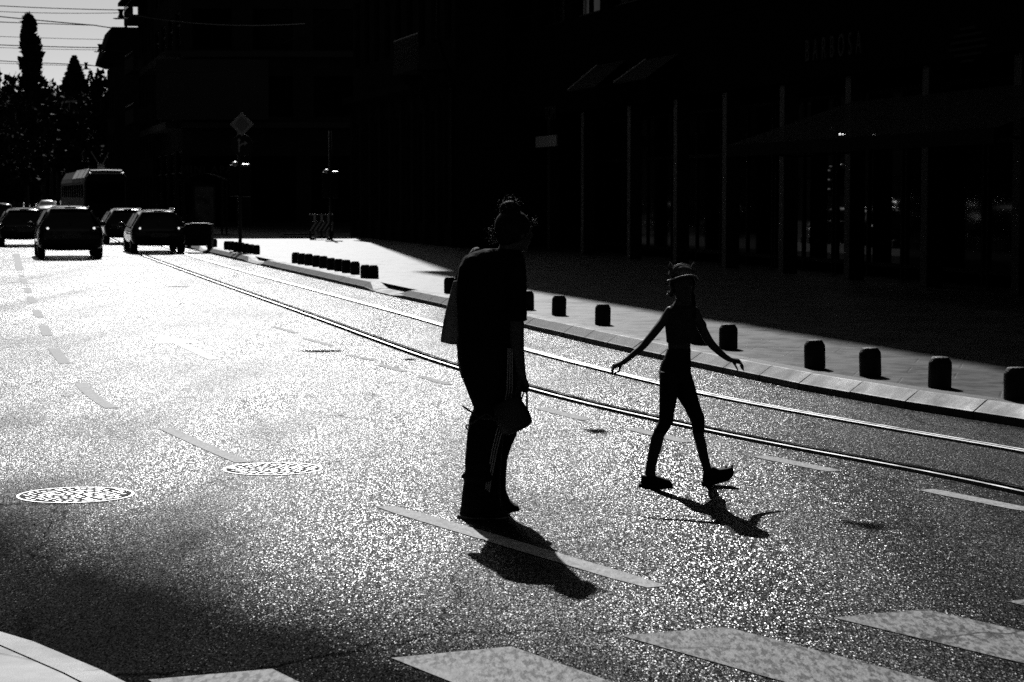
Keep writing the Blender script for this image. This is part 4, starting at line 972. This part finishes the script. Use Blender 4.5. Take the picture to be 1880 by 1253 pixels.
for i in range(22): a = 67.65 + i*.185; k.tube([st(13.95,a,5.95), st(13.95,a,6.85)], .02, 5)
k.tube([st(13.95,67.6,6.86), st(13.95,71.6,6.86)], .03, 6); k.obj('railing', M['trim'], bal)
for a in (68.0, 71.2):
    k = MB(); k.loft([[st(14.0,a+d,5.74), st(14.98,a+d,5.74), st(14.98,a+d,4.5), st(14.85,a+d,4.6), st(14.7,a+d,5.1), st(14.2,a+d,5.5)] for d in (-.12,.12)]); k.obj('bracket', M['stonewall'], bal)
k = MB().tube([st(14.82,66.6,KH), st(14.82,66.6,5.0), st(14.7,66.7,5.7), st(14.4,66.8,6.6), st(14.4,66.8,9)], .06, 8); k.obj('downpipe', M['frame'], ob, smooth=True)
# --- modern shop building with a colonnade
sb_ = empty('shop_building', st(16.5, 40), 0, 'modern dark building on the right with pillars, recessed shop windows and an upper facade', 'building')
SO = 16.6; a0, a1 = 2.0, 66.9
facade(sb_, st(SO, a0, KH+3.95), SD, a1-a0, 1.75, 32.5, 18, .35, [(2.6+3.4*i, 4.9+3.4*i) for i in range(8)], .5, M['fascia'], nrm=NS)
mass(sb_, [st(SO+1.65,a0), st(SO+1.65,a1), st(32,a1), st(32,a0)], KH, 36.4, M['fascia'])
MB().loft([[st(14.55,a0,z), st(14.55,a1,z), st(SO-.002,a1,z), st(SO-.002,a0,z)] for z in (27.3, 28.6)]).obj('shadow_slab', M['fascia'], sb_)  # unseen slab added to set the building's shadow edge on the pavement
# ceiling of the arcade
MB().loft([[st(SO+.01,a0,z), st(SO+.01,a1,z), st(SO+1.64,a1,z), st(SO+1.64,a0,z)] for z in (KH+4.0, KH+4.3)]).obj('soffit', M['fascia'], sb_)
al = []
kk = 0
for x_ in (1070, 1155, 1240, 1330, 1435): 
    kx = (x_-940)/4000.; Z = SO/(.9699*kx+.2436); X = kx*Z; al.append((-.2436*X+.9699*Z))
al += [al[-1]-3.5*i for i in range(1, 11)]; al = [al[0]+3.6] + al
for a in al:
    MB().loft([[st(SO-.02,a-.15,z), st(SO-.02,a+.15,z), st(SO+.30,a+.15,z), st(SO+.30,a-.15,z)] for z in (KH-.002, KH+3.94)]).obj('pillar', M['pillar'], sb_, bevel=.02)
# shop windows between pillars, set back; each a window with its panes
for i in range(len(al)-1):
    b1, b0 = al[i], al[i+1]
    f_ = MB(); o_ = SO+1.2
    for a in (b0+.1, (b0+b1)/2, b1-.1): f_.loft([[st(o_-.04,a-.035,z), st(o_-.04,a+.035,z), st(o_+.04,a+.035,z), st(o_+.04,a-.035,z)] for z in (KH+.0, KH+3.7)])
    for z in (KH+.25, KH+2.6, KH+3.7): f_.loft([[st(o_-.035,b0,z-.04), st(o_-.035,b1,z-.04), st(o_+.035,b1,z-.04), st(o_+.035,b0,z-.04)], [st(o_-.035,b0,z+.04), st(o_-.035,b1,z+.04), st(o_+.035,b1,z+.04), st(o_+.035,b0,z+.04)]])
    fo = f_.obj('shop_window', M['frame'], sb_)
    MB().loft([[st(o_-.0,b0+.05,z), st(o_-.0,b1-.05,z), st(o_+.012,b1-.05,z), st(o_+.012,b0+.05,z)] for z in (KH+.29, KH+3.66)]).obj('pane', M['pane_bright' if 4 <= i <= 5 else 'pane'], fo)
MB().loft([[st(SO-.12,a0,z), st(SO-.12,a1-.05,z), st(SO+.0,a1-.05,z), st(SO+.0,a0,z)] for z in (KH+3.95, KH+5.65)]).obj('fascia_panel', M['fascia'], sb_)
def along(px, o): 
    kx = (px-940)/4000.; Z = o/(.9699*kx+.2436); return -.2436*kx*Z+.9699*Z
# lettering on the fascia
rotT = (R(90), 0, math.atan2(-SD.y, -SD.x))
a_s, a_e = along(1468, SO-.13), along(1590, SO-.13)
lt = text_obj('BARBOSA', .62, 'sign_lettering', M['letters'], None, st(SO-.15, (a_s+a_e)/2, D(1525, 106, st(SO,(a_s+a_e)/2).y).z), rotT, ext=.015, sx=.62, sp=2.0)
tag(lt, 'tall thin spaced letters BARBOSA on the dark fascia', 'lettering'); lt.name = 'shop_lettering'
a_ = along(1011, SO-.13); l2 = text_obj('TOM', .55, 'shop_lettering', M['letters'], None, st(SO-.15, a_, D(1011, 220, st(SO,a_).y).z), rotT, ext=.01, sx=1.0); tag(l2, 'small faint lettering above the pale sign panel', 'lettering')
a_ = along(1009, SO-.1); pz = D(1009, 260, st(SO,a_).y).z
o = MB().box((-1.15,-.02,-.16),(1.15,.02,.16)).obj('sign_panel', mat('pale_panel', .45, .5)); o.location = st(SO-.2,a_,pz); o.rotation_euler = (0,0,math.atan2(-SD.y,-SD.x)); tag(o, 'small pale rectangular sign panel on the shop front left of the pillars', 'sign')
# striped round emblem at the far right
a_ = along(1775, SO-.13); zc = D(1775, 82, st(SO,a_).y).z
em = empty('emblem_sign', st(SO-.16, a_, zc), math.atan2(-SD.y, -SD.x), 'round emblem of pale horizontal bars on the fascia above the awning', 'sign')
for i, wd in enumerate((.28,.52,.66,.72,.5,.24)):
    z = .27 - i*.11; MB().box((-wd,-.02,z-.022),(wd,.02,z+.022)).obj('bar', mat('emblem_bar', .04, .8, spec=.02) if i == 0 else bpy.data.materials['emblem_bar'], em)
# ribbed awning
aw0, aw1 = along(1570, SO), along(1570, SO) - 11.0
aw = empty('awning', st(SO-.13, (aw0+aw1)/2, 3.6), 0, 'wide dark ribbed awning sloping out over the pavement at the far right', 'awning', None)
M['awning'] = mat('awning_cloth', .008, .9, spec=.05); M['awning2'] = mat('awning_rib', .03, .9, spec=.05)
k = MB(); k2 = MB(); n_ = 60
for i in range(n_):
    t0 = aw0 + (aw1-aw0)*i/n_; t1 = aw0 + (aw1-aw0)*(i+.86)/n_; t2 = aw0 + (aw1-aw0)*(i+1)/n_
    q = lambda a, o, z: st(o, a, z)
    k.add([q(t0,SO-.14,3.55), q(t1,SO-.14,3.55), q(t1,SO-2.6,2.72), q(t0,SO-2.6,2.72)], [(0,1,2,3)])
    k2.add([q(t1,SO-.14,3.565), q(t2,SO-.14,3.565), q(t2,SO-2.6,2.735), q(t1,SO-2.6,2.735)], [(0,1,2,3)])
keep(k.obj('canopy', M['awning']), aw); keep(k2.obj('rib', M['awning2']), aw)
keep(MB().loft([[st(SO-2.62,aw0,z), st(SO-2.62,aw1,z), st(SO-2.58,aw1,z), st(SO-2.58,aw0,z)] for z in (2.5,2.72)]).obj('valance', M['awning']), aw)
for a in (aw0-.3, aw1+.3): keep(MB().tube([st(SO-.15,a,2.6), st(SO-1.4,a,2.5), st(SO-2.55,a,2.65)], .025, 6).obj('arm', M['trim']), aw)
# small awnings between pillars
for j, (xt, yt, xw, yw) in enumerate(((1052,167,1096,121),(1138,153,1184,111))):
    aa = along(xw, SO-.13); dz = D(xw,yw,st(SO,aa).y).z; w_ = st(SO-.13,aa,dz); kx = (xt-940)/4000.
    oo = SO-1.0; tip_a = aa; tp = st(oo, tip_a); tz = D(xt,yt,tp.y).z
    a_n = empty('awning', w_, 0, f'small sloping fabric awning with a thin bright edge, {["left","right"][j]} of the two between pillars', 'awning', 'small awnings on the shop building')
    oo = (kx*.9699*0 + 0) or (SO - .95)
    keep(MB().add([st(SO-.14,aa,dz), st(SO-.14,aa-2.6,dz), st(oo,aa-2.6,tz), st(oo,aa,tz), st(SO-.14,aa,dz-.03), st(SO-.14,aa-2.6,dz-.03), st(oo,aa-2.6,tz-.03), st(oo,aa,tz-.03)], [(0,1,2,3),(7,6,5,4),(0,4,5,1),(1,5,6,2),(2,6,7,3),(3,7,4,0)]).obj('canopy', M['awning']), a_n)
    keep(MB().tube([st(SO-.13,aa+.02,dz+.02), st(oo,aa+.02,tz+.02)], .022, 6).obj('frame_tube', M['sign_white']), a_n)
# little lit spotlights inside the shop (small lamps that are on)
M['lamp_on'] = mat('lit_lamp', .8, .5, emit=6.0)
for (px, py, r_, lab) in ((1542,247,.028,'largest of three tiny lit spotlights in the shop window'),(1547.5,247,.018,'middle tiny lit spotlight of the row of three'),(1552,247,.013,'right tiny lit spotlight of the row of three'),(953,268,.02,'tiny lit lamp left of the pale sign panel')):
    a_ = along(px, SO+.9); o = MB().ell((0,0,0),(r_,r_,r_),10,8).obj('spotlight', M['lamp_on'], smooth=True); o.location = D(px,py,st(SO+.9,a_).y); tag(o, lab, 'lamp')
# --- corner building beyond the cross street
cb = empty('corner_building', D(335,430,118), 0, 'dark multi-storey corner building across the side street behind the traffic light', 'building')
Zc = 118.; c0 = D(337,359+7120/Zc,Zc); c0.z = 0
far_u = (P(286,359+7120/136.5) - c0); far_u.z = 0; Lf = far_u.length; far_u.normalize(); nf = Vector((-far_u.y, far_u.x, 0)); nf = nf if nf.x < 0 else -nf
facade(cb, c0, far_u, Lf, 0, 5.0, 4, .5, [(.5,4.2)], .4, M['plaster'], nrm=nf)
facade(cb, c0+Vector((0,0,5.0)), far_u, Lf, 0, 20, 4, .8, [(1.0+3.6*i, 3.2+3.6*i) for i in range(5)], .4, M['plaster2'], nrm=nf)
ur = Vector((1,.04,0)).normalized(); nr_ = Vector((.04,-1,0)).normalized()
facade(cb, c0+nr_*.0, ur, 26, 0, 5.0, 8, .4, [(.3,3.9)], .4, M['plaster'], nrm=nr_)
facade(cb, c0+Vector((0,0,5.0)), ur, 26, 0, 20, 8, .55, [(1.0+3.6*i, 3.2+3.6*i) for i in range(5)], .4, M['plaster'], nrm=nr_)
i1 = c0 + ur*.45 + far_u*.45
mass(cb, [i1, i1+ur*25, i1+ur*25+far_u*(Lf-1), i1+far_u*(Lf-1)], 0, 25, M['plaster'])
for z in (5.4, 9.2):
    k = MB(); k.loft([[c0+nf*.9+far_u*t*0+Vector((0,0,zz))-far_u*0, c0+nf*.9+far_u*Lf+Vector((0,0,zz)), c0+far_u*Lf+nf*.01+Vector((0,0,zz)), c0+nf*.01+Vector((0,0,zz))] for zz, t in ((z,0),(z+.35,0))]); k.obj('ledge', M['concrete'], cb)
    k = MB(); k.loft([[c0+nr_*.5+Vector((0,0,zz)), c0+nr_*.5+ur*26+Vector((0,0,zz)), c0+nr_*.01+ur*26+Vector((0,0,zz)), c0+nr_*.01+Vector((0,0,zz))] for zz in (z,z+.3)]); k.obj('ledge', M['concrete'], cb)
lt = text_obj('MINI APART', .55, 'shop_lettering', M['letters'], None, D(393,318,Zc-.6), (R(90),0,0), ext=.01, sp=1.25); tag(lt, 'faint lettering MINI APART on the corner building behind the traffic light', 'lettering')
# poster board on its wall
o = MB().box((-3.0,-.05,-1.6),(3.0,.05,1.6)).obj('billboard', mat('billboard', .035, .6, nscale=1.2, namp=.4)); o.location = D(390,165,Zc-.8); tag(o, 'large faint billboard panel on the wall left of the diamond sign', 'billboard')
# --- next buildings along the street, with balconies and eave
nb = empty('balcony_building', P(281,359+7120/139.), 0, 'tall narrow building with projecting balconies seen against the sky', 'building')
b0 = P(281,359+7120/139.); b1 = P(257,359+7120/149.); ub = (b1-b0); Lb = ub.length; ub.normalize(); nb_ = Vector((-ub.y,ub.x,0)); nb_ = nb_ if nb_.x < 0 else -nb_
facade(nb, b0, ub, Lb, 0, 22, 4, .5, [(.8+3.4*i,3.0+3.4*i) for i in range(6)], .4, M['plaster2'], nrm=nb_)
mass(nb, [b0-nb_*.42, b0-nb_*14, b1-nb_*14, b1-nb_*.42], 0, 22, M['plaster2'])
MB().loft([[b0-ub*.02+Vector((0,0,z)), b0-ub*.02-nb_*14+Vector((0,0,z)), b0-ub*.3-nb_*14+Vector((0,0,z)), b0-ub*.3+Vector((0,0,z))] for z in (0,22)]).obj('gable_wall', M['plaster2'], nb)
for z, pr, sol in ((14.55, 1.35, 0.0), (13.25, .95, .72), (9.9, .95, .72), (6.5, .95, .72)):
    k = MB(); q0 = b0+ub*3.0; q1 = b1-ub*.3
    k.loft([[q0+nb_*pr+Vector((0,0,zz)), q1+nb_*pr+Vector((0,0,zz)), q1+nb_*.01+Vector((0,0,zz)), q0+nb_*.01+Vector((0,0,zz))] for zz in (z,z+.22)])
    bo = k.obj('balcony', M['concrete'], nb)
    if sol:
        k = MB(); k.loft([[q0+nb_*pr+Vector((0,0,zz)), q1+nb_*pr+Vector((0,0,zz)), q1+nb_*(pr-.08)+Vector((0,0,zz)), q0+nb_*(pr-.08)+Vector((0,0,zz))] for zz in (z+.222,z+.22+sol)]); k.obj('parapet', M['concrete'], bo)
        k = MB()
        for t in range(9): k.tube([q0+(q1-q0)*t/8+nb_*(pr-.04)+Vector((0,0,z+.22+sol)), q0+(q1-q0)*t/8+nb_*(pr-.04)+Vector((0,0,z+1.25))], .025, 4)
        k.tube([q0+nb_*(pr-.04)+Vector((0,0,z+1.25)), q1+nb_*(pr-.04)+Vector((0,0,z+1.25))], .03, 4); k.obj('railing', M['trim'], bo)
eb = empty('eaves_building', P(212,359+7120/155.), 0, 'lower dark building with a steep overhanging eave left of the balconies', 'building')
e0 = P(212,359+7120/155.); ue = ub.copy(); e1 = e0 + ue*7; Le = 7.0; ne = nb_.copy()
facade(eb, e0, ue, Le, 0, 11.0, 3, .5, [(.8+3.3*i,2.9+3.3*i) for i in range(3)], .4, M['plaster'], nrm=ne)
mass(eb, [e0-ne*.42, e0-ne*12, e1-ne*12, e1-ne*.42], 0, 11.0, M['plaster'])
MB().loft([[e0-ue*.02+Vector((0,0,z)), e0-ue*.02-ne*12+Vector((0,0,z)), e0-ue*.3-ne*12+Vector((0,0,z)), e0-ue*.3+Vector((0,0,z))] for z in (0,11.2)]).obj('gable_wall', M['plaster'], eb)
k = MB(); k.loft([[q+ne*.85+Vector((0,0,11.35)), q+ne*.8+Vector((0,0,11.6)), q+ne*.12+Vector((0,0,13.65)), q-ne*12.5+Vector((0,0,13.65)), q-ne*12.5+Vector((0,0,11.1)), q+ne*.1+Vector((0,0,11.1))] for q in (e0-ue*.6, e1+ue*.3)]); k.obj('roof', M['roof'], eb)
MB().tube([Vector(e0-ne*.9)+Vector((0,0,13.6)), Vector(e0-ne*.9)+Vector((0,0,14.6))], [.12,.02], 6).obj('finial', M['roof'], eb)
for o in list(bpy.data.objects):
    if o.parent in (ob, sb_, cb, nb, eb) and o.name.split('.')[0] != 'chimney': o.matrix_parent_inverse = Matrix.Translation(-Vector(o.parent.location))
# house closing the street
def house(px, ytop, Z, wm, label, hroof=2.5, az=0.0, m='plaster2', name='house'):
    g = P(px, 359+7120/Z); g.z = hill_z(g.x, g.y) - .5; r_ = empty(name, g, az, label, 'house'); hh = D(px, ytop, Z).z - g.z - hroof; hw_ = wm/2
    nn = Vector((0,-1,0)); A = Vector((-hw_,-4.5,0)); cols = max(2, int(wm/2.6)); fl = max(1, int(hh/3.0))
    facade(r_, A, Vector((1,0,0)), wm, 0, hh, cols, .75, [(.9+3.0*i, 2.3+3.0*i) for i in range(fl)], .3, M[m], nrm=nn, mull=1)
    mass(r_, [Vector((-hw_,-4.19,0)),Vector((hw_,-4.19,0)),Vector((hw_,4.5,0)),Vector((-hw_,4.5,0))], 0, hh, M[m], 'side_walls')
    k = MB(); k.loft([[Vector((x,-5.1,hh-.1)),Vector((x,-5.1,hh+.05)),Vector((x,0,hh+hroof)),Vector((x,5.1,hh+.05)),Vector((x,5.1,hh-.1))] for x in (-hw_-.5,hw_+.5)]); rf = k.obj('roof', M['roof'], r_)
    MB().box((-hw_*.4-.35,.5,hh+hroof*.5),(-hw_*.4+.35,1.2,hh+hroof+1.0)).obj('chimney', M['plaster'], rf)
    return r_
def hill_z(x, y):
    c_ = max(0, min(1, (abs(x/max(y, 1) + .198) - .036)/.03)); start = 400 - 185*c_
    t = max(0, min(1, (y-start)/200.)); t = t*t*(3-2*t)
    return max(0, min(y, 420) - 230)*.0045 + t*(30 if c_ < .5 else 28)*(1.0 + .04*math.sin(x*.021+1.3))
N = 64; vs = []; fs = []
for j in range(N):
    for i in range(N):
        x = -330 + i*8; y = 205 + j*7; vs.append((x, y, hill_z(x, y) - .12 + (.6*mnoise.noise(Vector((x*.05,y*.05,0))) if y > 420 else -.1)))
for j in range(N-1):
    for i in range(N-1): fs.append((j*N+i, j*N+i+1, (j+1)*N+i+1, (j+1)*N+i))
M['earth'] = mat('hillside_earth', .03, .9, nscale=.3)
hl = MB().add(vs, fs).obj('hillside', M['earth'], smooth=True); tag(hl, kind='structure')
k = MB(); ys = [190+7*i for i in range(31)]
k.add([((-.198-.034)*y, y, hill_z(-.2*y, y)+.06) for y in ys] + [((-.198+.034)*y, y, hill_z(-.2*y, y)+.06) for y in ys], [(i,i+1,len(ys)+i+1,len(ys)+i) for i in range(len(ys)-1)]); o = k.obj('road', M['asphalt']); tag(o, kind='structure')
house(152, 184, 452, 12, 'wide far house at the end of the street below the spruce', .7)
house(118, 215, 440, 11, 'small far house among trees left of the street end', .7)
house(92, 232, 430, 11, 'far house with a low roof behind the trees, leftmost one', .7)
house(176, 205, 436, 12, 'far dark house right of the street end above the tram', .6, m='plaster')
# ---------------------------------------------------------------- trees
M['leaf'] = mat('foliage', .022, .75, nscale=1.5, namp=.5, spec=.05); M['needle'] = mat('spruce_needles', .02, .8, spec=.05, nscale=1.5, namp=.4); M['bark'] = mat('bark', .05, .9)
def tree(g, h, w_, shape, label, seed, group='trees on the hillside', n=900, leaf=.55):
    rr = random.Random(seed); root = empty({'spruce':'spruce_tree','poplar':'poplar_tree'}.get(shape,'broadleaf_tree'), g, 0, label, 'tree', group)
    k = MB(); k.tube([(0,0,-1),(0,0,h*.3),(rr.uniform(-.3,.3),0,h*.6),(0,0,h*.92)], [w_*.045+.15,w_*.035+.1,w_*.02+.05,.03], 8)
    for i in range(7):
        a = rr.uniform(0,6.28); z = h*rr.uniform(.25,.7); d = w_*.35; k.tube([(0,0,z),(math.cos(a)*d*.5,math.sin(a)*d*.5,z+h*.06),(math.cos(a)*d,math.sin(a)*d,z+h*.14)], [.14,.09,.03], 5)
    k.obj('trunk', M['bark'], root, smooth=True)
    k = MB(); cl_ = [(rr.uniform(-1,1), rr.uniform(-1,1), rr.uniform(.1,1), rr.uniform(.22,.5)) for _ in range(26)]
    for i in range(n):
        if shape == 'spruce':
            t = rr.random()**.8; z = h*(.06+.94*t); tier = .72 + .28*abs(math.sin(t*38)); rad = w_*.5*(1-t)**.95*tier*rr.uniform(.35,1.0)**.5 + .08
            a = rr.uniform(0,6.28); p = Vector((math.cos(a)*rad, math.sin(a)*rad, z - rad*.22)); sz = leaf*(.5+.8*(1-t)); dr = Vector((math.cos(a),math.sin(a),-.35))
        elif shape == 'poplar':
            t = rr.random(); z = h*(.05+.95*t); prof = (min(1, t*5+.3))*(1-max(0,(t-.72)/.28)**2*.75); a = rr.uniform(0,6.28); lump = .8+.28*math.sin(a*3+t*9)+.12*math.sin(t*40+a); rad = w_*.5*prof*lump*rr.uniform(.2,1)**.4
            p = Vector((math.cos(a)*rad, math.sin(a)*rad, z)); sz = leaf; dr = Vector((math.cos(a)*.4,math.sin(a)*.4,1))
        else:
            c_ = cl_[i % len(cl_)]; v = Vector((rr.gauss(0,1),rr.gauss(0,1),rr.gauss(0,1))).normalized()*rr.uniform(.35,1)**.5
            cx = c_[0]*w_*.33; cy = c_[1]*w_*.33; cz = h*(.30+.60*c_[2]*(1-.35*(c_[0]**2+c_[1]**2))); p = Vector((cx,cy,cz)) + Vector((v.x*w_*c_[3]*.5, v.y*w_*c_[3]*.5, v.z*h*c_[3]*.28)); sz = leaf; dr = v
        dr = (dr + Vector((rr.gauss(0,.5),rr.gauss(0,.5),rr.gauss(0,.5)))).normalized(); a1 = dr.orthogonal().normalized(); a2 = dr.cross(a1); q = rr.uniform(0,6.28)
        e1_ = (a1*math.cos(q)+a2*math.sin(q)); s1 = sz*rr.uniform(.5,1.2); s2 = s1*rr.uniform(.35,.8)
        k.add([p-e1_*s2, p+dr*s1*.9-e1_*s2*.3+a1*.05, p+dr*s1*1.2+e1_*s2*.5, p+e1_*s2], [(0,1,2,3)])
    k.obj('crown', M['needle' if shape == 'spruce' else 'leaf'], root); return root
def plant(px, ytop, Z, wpx, shape, label, seed, n=900, leaf=None, base=None, group='trees on the hillside'):
    X = D(px, 300, Z).x; zb = hill_z(X, Z) if base is None else base; top = D(px, ytop, Z).z
    return tree(Vector((X, Z, zb-.3)), top - zb + .3, wpx*Z/F, shape, label, seed, n=n, leaf=leaf or Z*.0021, group=group)
plant(58, 34, 250, 40, 'poplar', 'tall columnar poplar standing high above all the other trees', 1, 2600, .6, group=None)
plant(139, 103, 500, 118, 'spruce', 'pointed dark spruce to the right of the poplar against the sky', 2, 5200, 1.0, group=None)
plant(168, 130, 500, 60, 'spruce', 'small spruce tip right of the large pointed spruce', 3, 900, .7, group=None)
plant(185, 108, 300, 34, 'broad', 'rounded tree touching the eaves building', 4, 2200, group=None)
T = [(2,100,270,46),(20,112,300,40),(38,118,262,40),(80,116,290,40),(94,126,330,40),(106,146,300,40),(120,150,310,30),(60,128,285,50),(72,150,255,50),(48,150,240,60),(12,150,235,60),(118,155,345,40),(128,165,300,46),(158,158,350,44),(182,150,330,40),(30,190,228,60),(70,195,425,60),(100,205,430,60),(84,232,420,60),(112,232,415,50),(56,262,412,60),(92,268,410,60),(122,262,408,50),(0,210,222,60),(18,250,216,60),(148,225,300,40),(140,250,225,40),(172,235,280,42),(20,285,212,40),(70,300,406,60),(104,302,405,60),(132,300,404,44),(5,290,211,50)]
for i, (x, y, Z, wp) in enumerate(T):
    col = 'at the left edge' if x < 12 else 'left of the poplar' if x < 34 else 'directly below the poplar' if x < 76 else 'between poplar and spruce' if x < 112 else 'below the spruce' if x < 152 else 'above the tram'
    row = 'on the skyline' if y < 127 else 'just under the skyline' if y < 160 else 'in the upper middle' if y < 200 else 'in the middle' if y < 230 else 'low down' if y < 260 else 'lowest of all'
    plant(x, y, Z, wp*1.15, 'broad', f'dark leafy hillside tree {col}, {row}', 10+i, 1300)
dup = {}
for o in bpy.data.objects:
    if o.get('group') == 'trees on the hillside': dup.setdefault(o['label'], []).append(o)
for lab, os_ in dup.items():
    if len(os_) > 1:
        os_.sort(key=lambda o: o.location.x/o.location.y)
        for o, w_ in zip(os_, ('left one','right one') if len(os_) == 2 else ('left one','middle one','right one')): o['label'] = lab + ', ' + w_
# ---------------------------------------------------------------- off-frame street walls, left and behind, added to block sky; seen only in glass
def plain_building(A, u, L, dep, hgt, nrm, label, cols, m='plaster'):
    r_ = empty('sky_block_building', A, 0, label, 'building'); facade(r_, Vector((0,0,0)), u, L, 0, hgt, cols, .9, [(.8+3.6*i, 3.0+3.6*i) for i in range(int(hgt//3.6))], .4, M[m], nrm=nrm)
    a = -nrm*.42; b_ = -nrm*dep; mass(r_, [a, a+u*L, b_+u*L, b_], 0, hgt, M[m])
plain_building(st(-21, -10), SD, 78, 12, 26, SP, 'long dark building out of view on the left, added to block sky light', 14)
plain_building(st(-21, 68.2), SD, 115, 12, 26, SP, 'second dark building out of view on the left, added to block sky light', 9)
plain_building(Vector((34,-26,0)), Vector((-1,0,0)), 70, 12, 20, Vector((0,1,0)), 'dark building behind the camera, unseen and added to block sky light', 14)
# ---------------------------------------------------------------- overhead wires and pendant lamps
M['wire'] = mat('wire', .02, .5, spec=.3)
def lampw(px, py, Y, wpx, label):
    c_ = D(px, py, Y); w_ = wpx*Y/F; root = empty('street_lamp', c_, R(-14), label, 'street lamp', 'pendant street lamps over the tracks')
    MB().lathe([(.02,.0),(w_*.26,.02),(w_*.2,.07),(w_*.14,.13),(w_*.14,.2),(w_*.22,.26),(w_*.25,.30),(.02,.31)], n=14).obj('housing', M['trim'], root)
    MB().box((-w_*.5,-.12,-.035),(w_*.5,.12,.0)).obj('shade', M['trim'], root, bevel=.01)
lampw(222, 33.5, 75, 25, 'bow-tie shaped pendant lamp hanging nearest, by the balconies'); lampw(183.5, 94.5, 93, 19, 'bow-tie shaped pendant lamp below the nearest one, by the eave'); lampw(158, 126.5, 105, 15, 'smallest pendant lamp in front of the spruce')
def wire(name, pts, r_, label, group='overhead tram wires'):
    o = MB().tube(pts, r_, 5).obj(name, M['wire']); tag(o, label, 'wire', group)
def sag(a, b, s_, n=12): return [a + (b-a)*(i/n) - Vector((0,0,s_*4*(i/n)*(1-i/n))) for i in range(n+1)]
wn = 'overhead_wire'
wire(wn, sag(D(-250,2,75), D(222,24,75), .15) + sag(D(222,24,75), D(560,44,66), .2)[1:], .011, 'span wire carrying the nearest pendant lamp')
wire(wn, sag(D(-250,-8,76), D(240,19,76), .1), .015, 'thin topmost wire against the sky')
wire(wn, sag(D(-250,2,82), D(175,47,82), .05) + sag(D(175,47,82), D(228,53,82), .02)[1:], .02, 'wire sloping down from the upper left to the eave')
wire(wn, sag(D(-250,30,88), D(178,47,88), .02), .018, 'wire meeting the sloping wire above the eave')
wire(wn, sag(D(-250,54,90), D(195,73,90), .06), .011, 'very faint wire halfway down the sky')
wire(wn, sag(D(-250,68,93), D(183.5,88,93), .08) + sag(D(183.5,88,93), D(330,100,93), .1)[1:], .02, 'span wire carrying the middle pendant lamp')
wire(wn, sag(D(-250,72,94), D(183.5,92,94), .1), .011, 'hair-thin wire under the middle span wire')
wire(wn, sag(D(-250,92,105), D(158,119,105), .1) + sag(D(158,119,105), D(420,130,105), .2)[1:], .02, 'span wire carrying the smallest pendant lamp')
wire(wn, sag(D(-250,96,106), D(170,121,106), .15), .012, 'hair-thin wire above the spruce tip')
wire(wn, sag(D(340,155,96), D(445,127,96), .12), .012, 'short slanting wire in front of the dark corner building')
wire(wn, sag(D(520,80,62), D(660,-14,62), .1), .016, 'bright slanting wire above the side street'); wire(wn, sag(D(920,38,58), D(1060,2,58), .08), .012, 'slanting wire at the top in front of the ornate building')
wire(wn, sag(D(-40,272,150), D(130,288,150), .2), .03, 'pale low wire in front of the left trees'); wire(wn, sag(D(-40,284,150), D(130,298,150), .2), .02, 'lower of the two wires in front of the left trees')
# contact wires above the track, out of the top of the picture near by; they and their fittings cast the marks on the road
mid = smoothline([( (a[0]+b[0])/2, (a[1]+b[1])/2) for a, b in zip(r1[1:], r2[1:])])
def shadow_src(px, py, z): 
    g = P(px, py); h_ = z/math.tan(R(SUN_EL)); return g + Vector((math.sin(R(SUN_AZ))*h_, math.cos(R(SUN_AZ))*h_, z))
def fitting(px, py, z, wd, label, rot=0.0, th=.05):
    c_ = shadow_src(px, py, z); root = empty('wire_fitting', c_, rot, label, 'fitting', 'wire fittings above the street')
    MB().lathe([(.02,.0),(th*1.2,.04),(th*.8,.1),(.02,.14)], n=12).obj('insulator', M['trim'], root)
    MB().box((-wd/2,-th,-.03),(wd/2,th,.0)).obj('bar', M['trim'], root, bevel=.01)
fitting(590, 645, 8.0, .48, 'pendant fitting over the lane beyond the top of the picture', th=.13); fitting(327, 527, 8.0, .42, 'farther pendant fitting over the lane', th=.12)
fitting(1590, 965, 6.0, .30, 'wire fitting above the track on the right', R(-50), .05); fitting(1095, 791, 6.0, .16, 'small wire clamp above the track', R(-40), .08); fitting(752, 660, 6.0, .12, 'small wire clamp above the far lane', 0, .07)
wire(wn, sag(shadow_src(1450,975,6.1), shadow_src(1590,960,6.15), .02) + sag(shadow_src(1590,960,6.15), shadow_src(1900,985,6.2), .02)[1:], .012, 'span wire over the right lane above the picture')
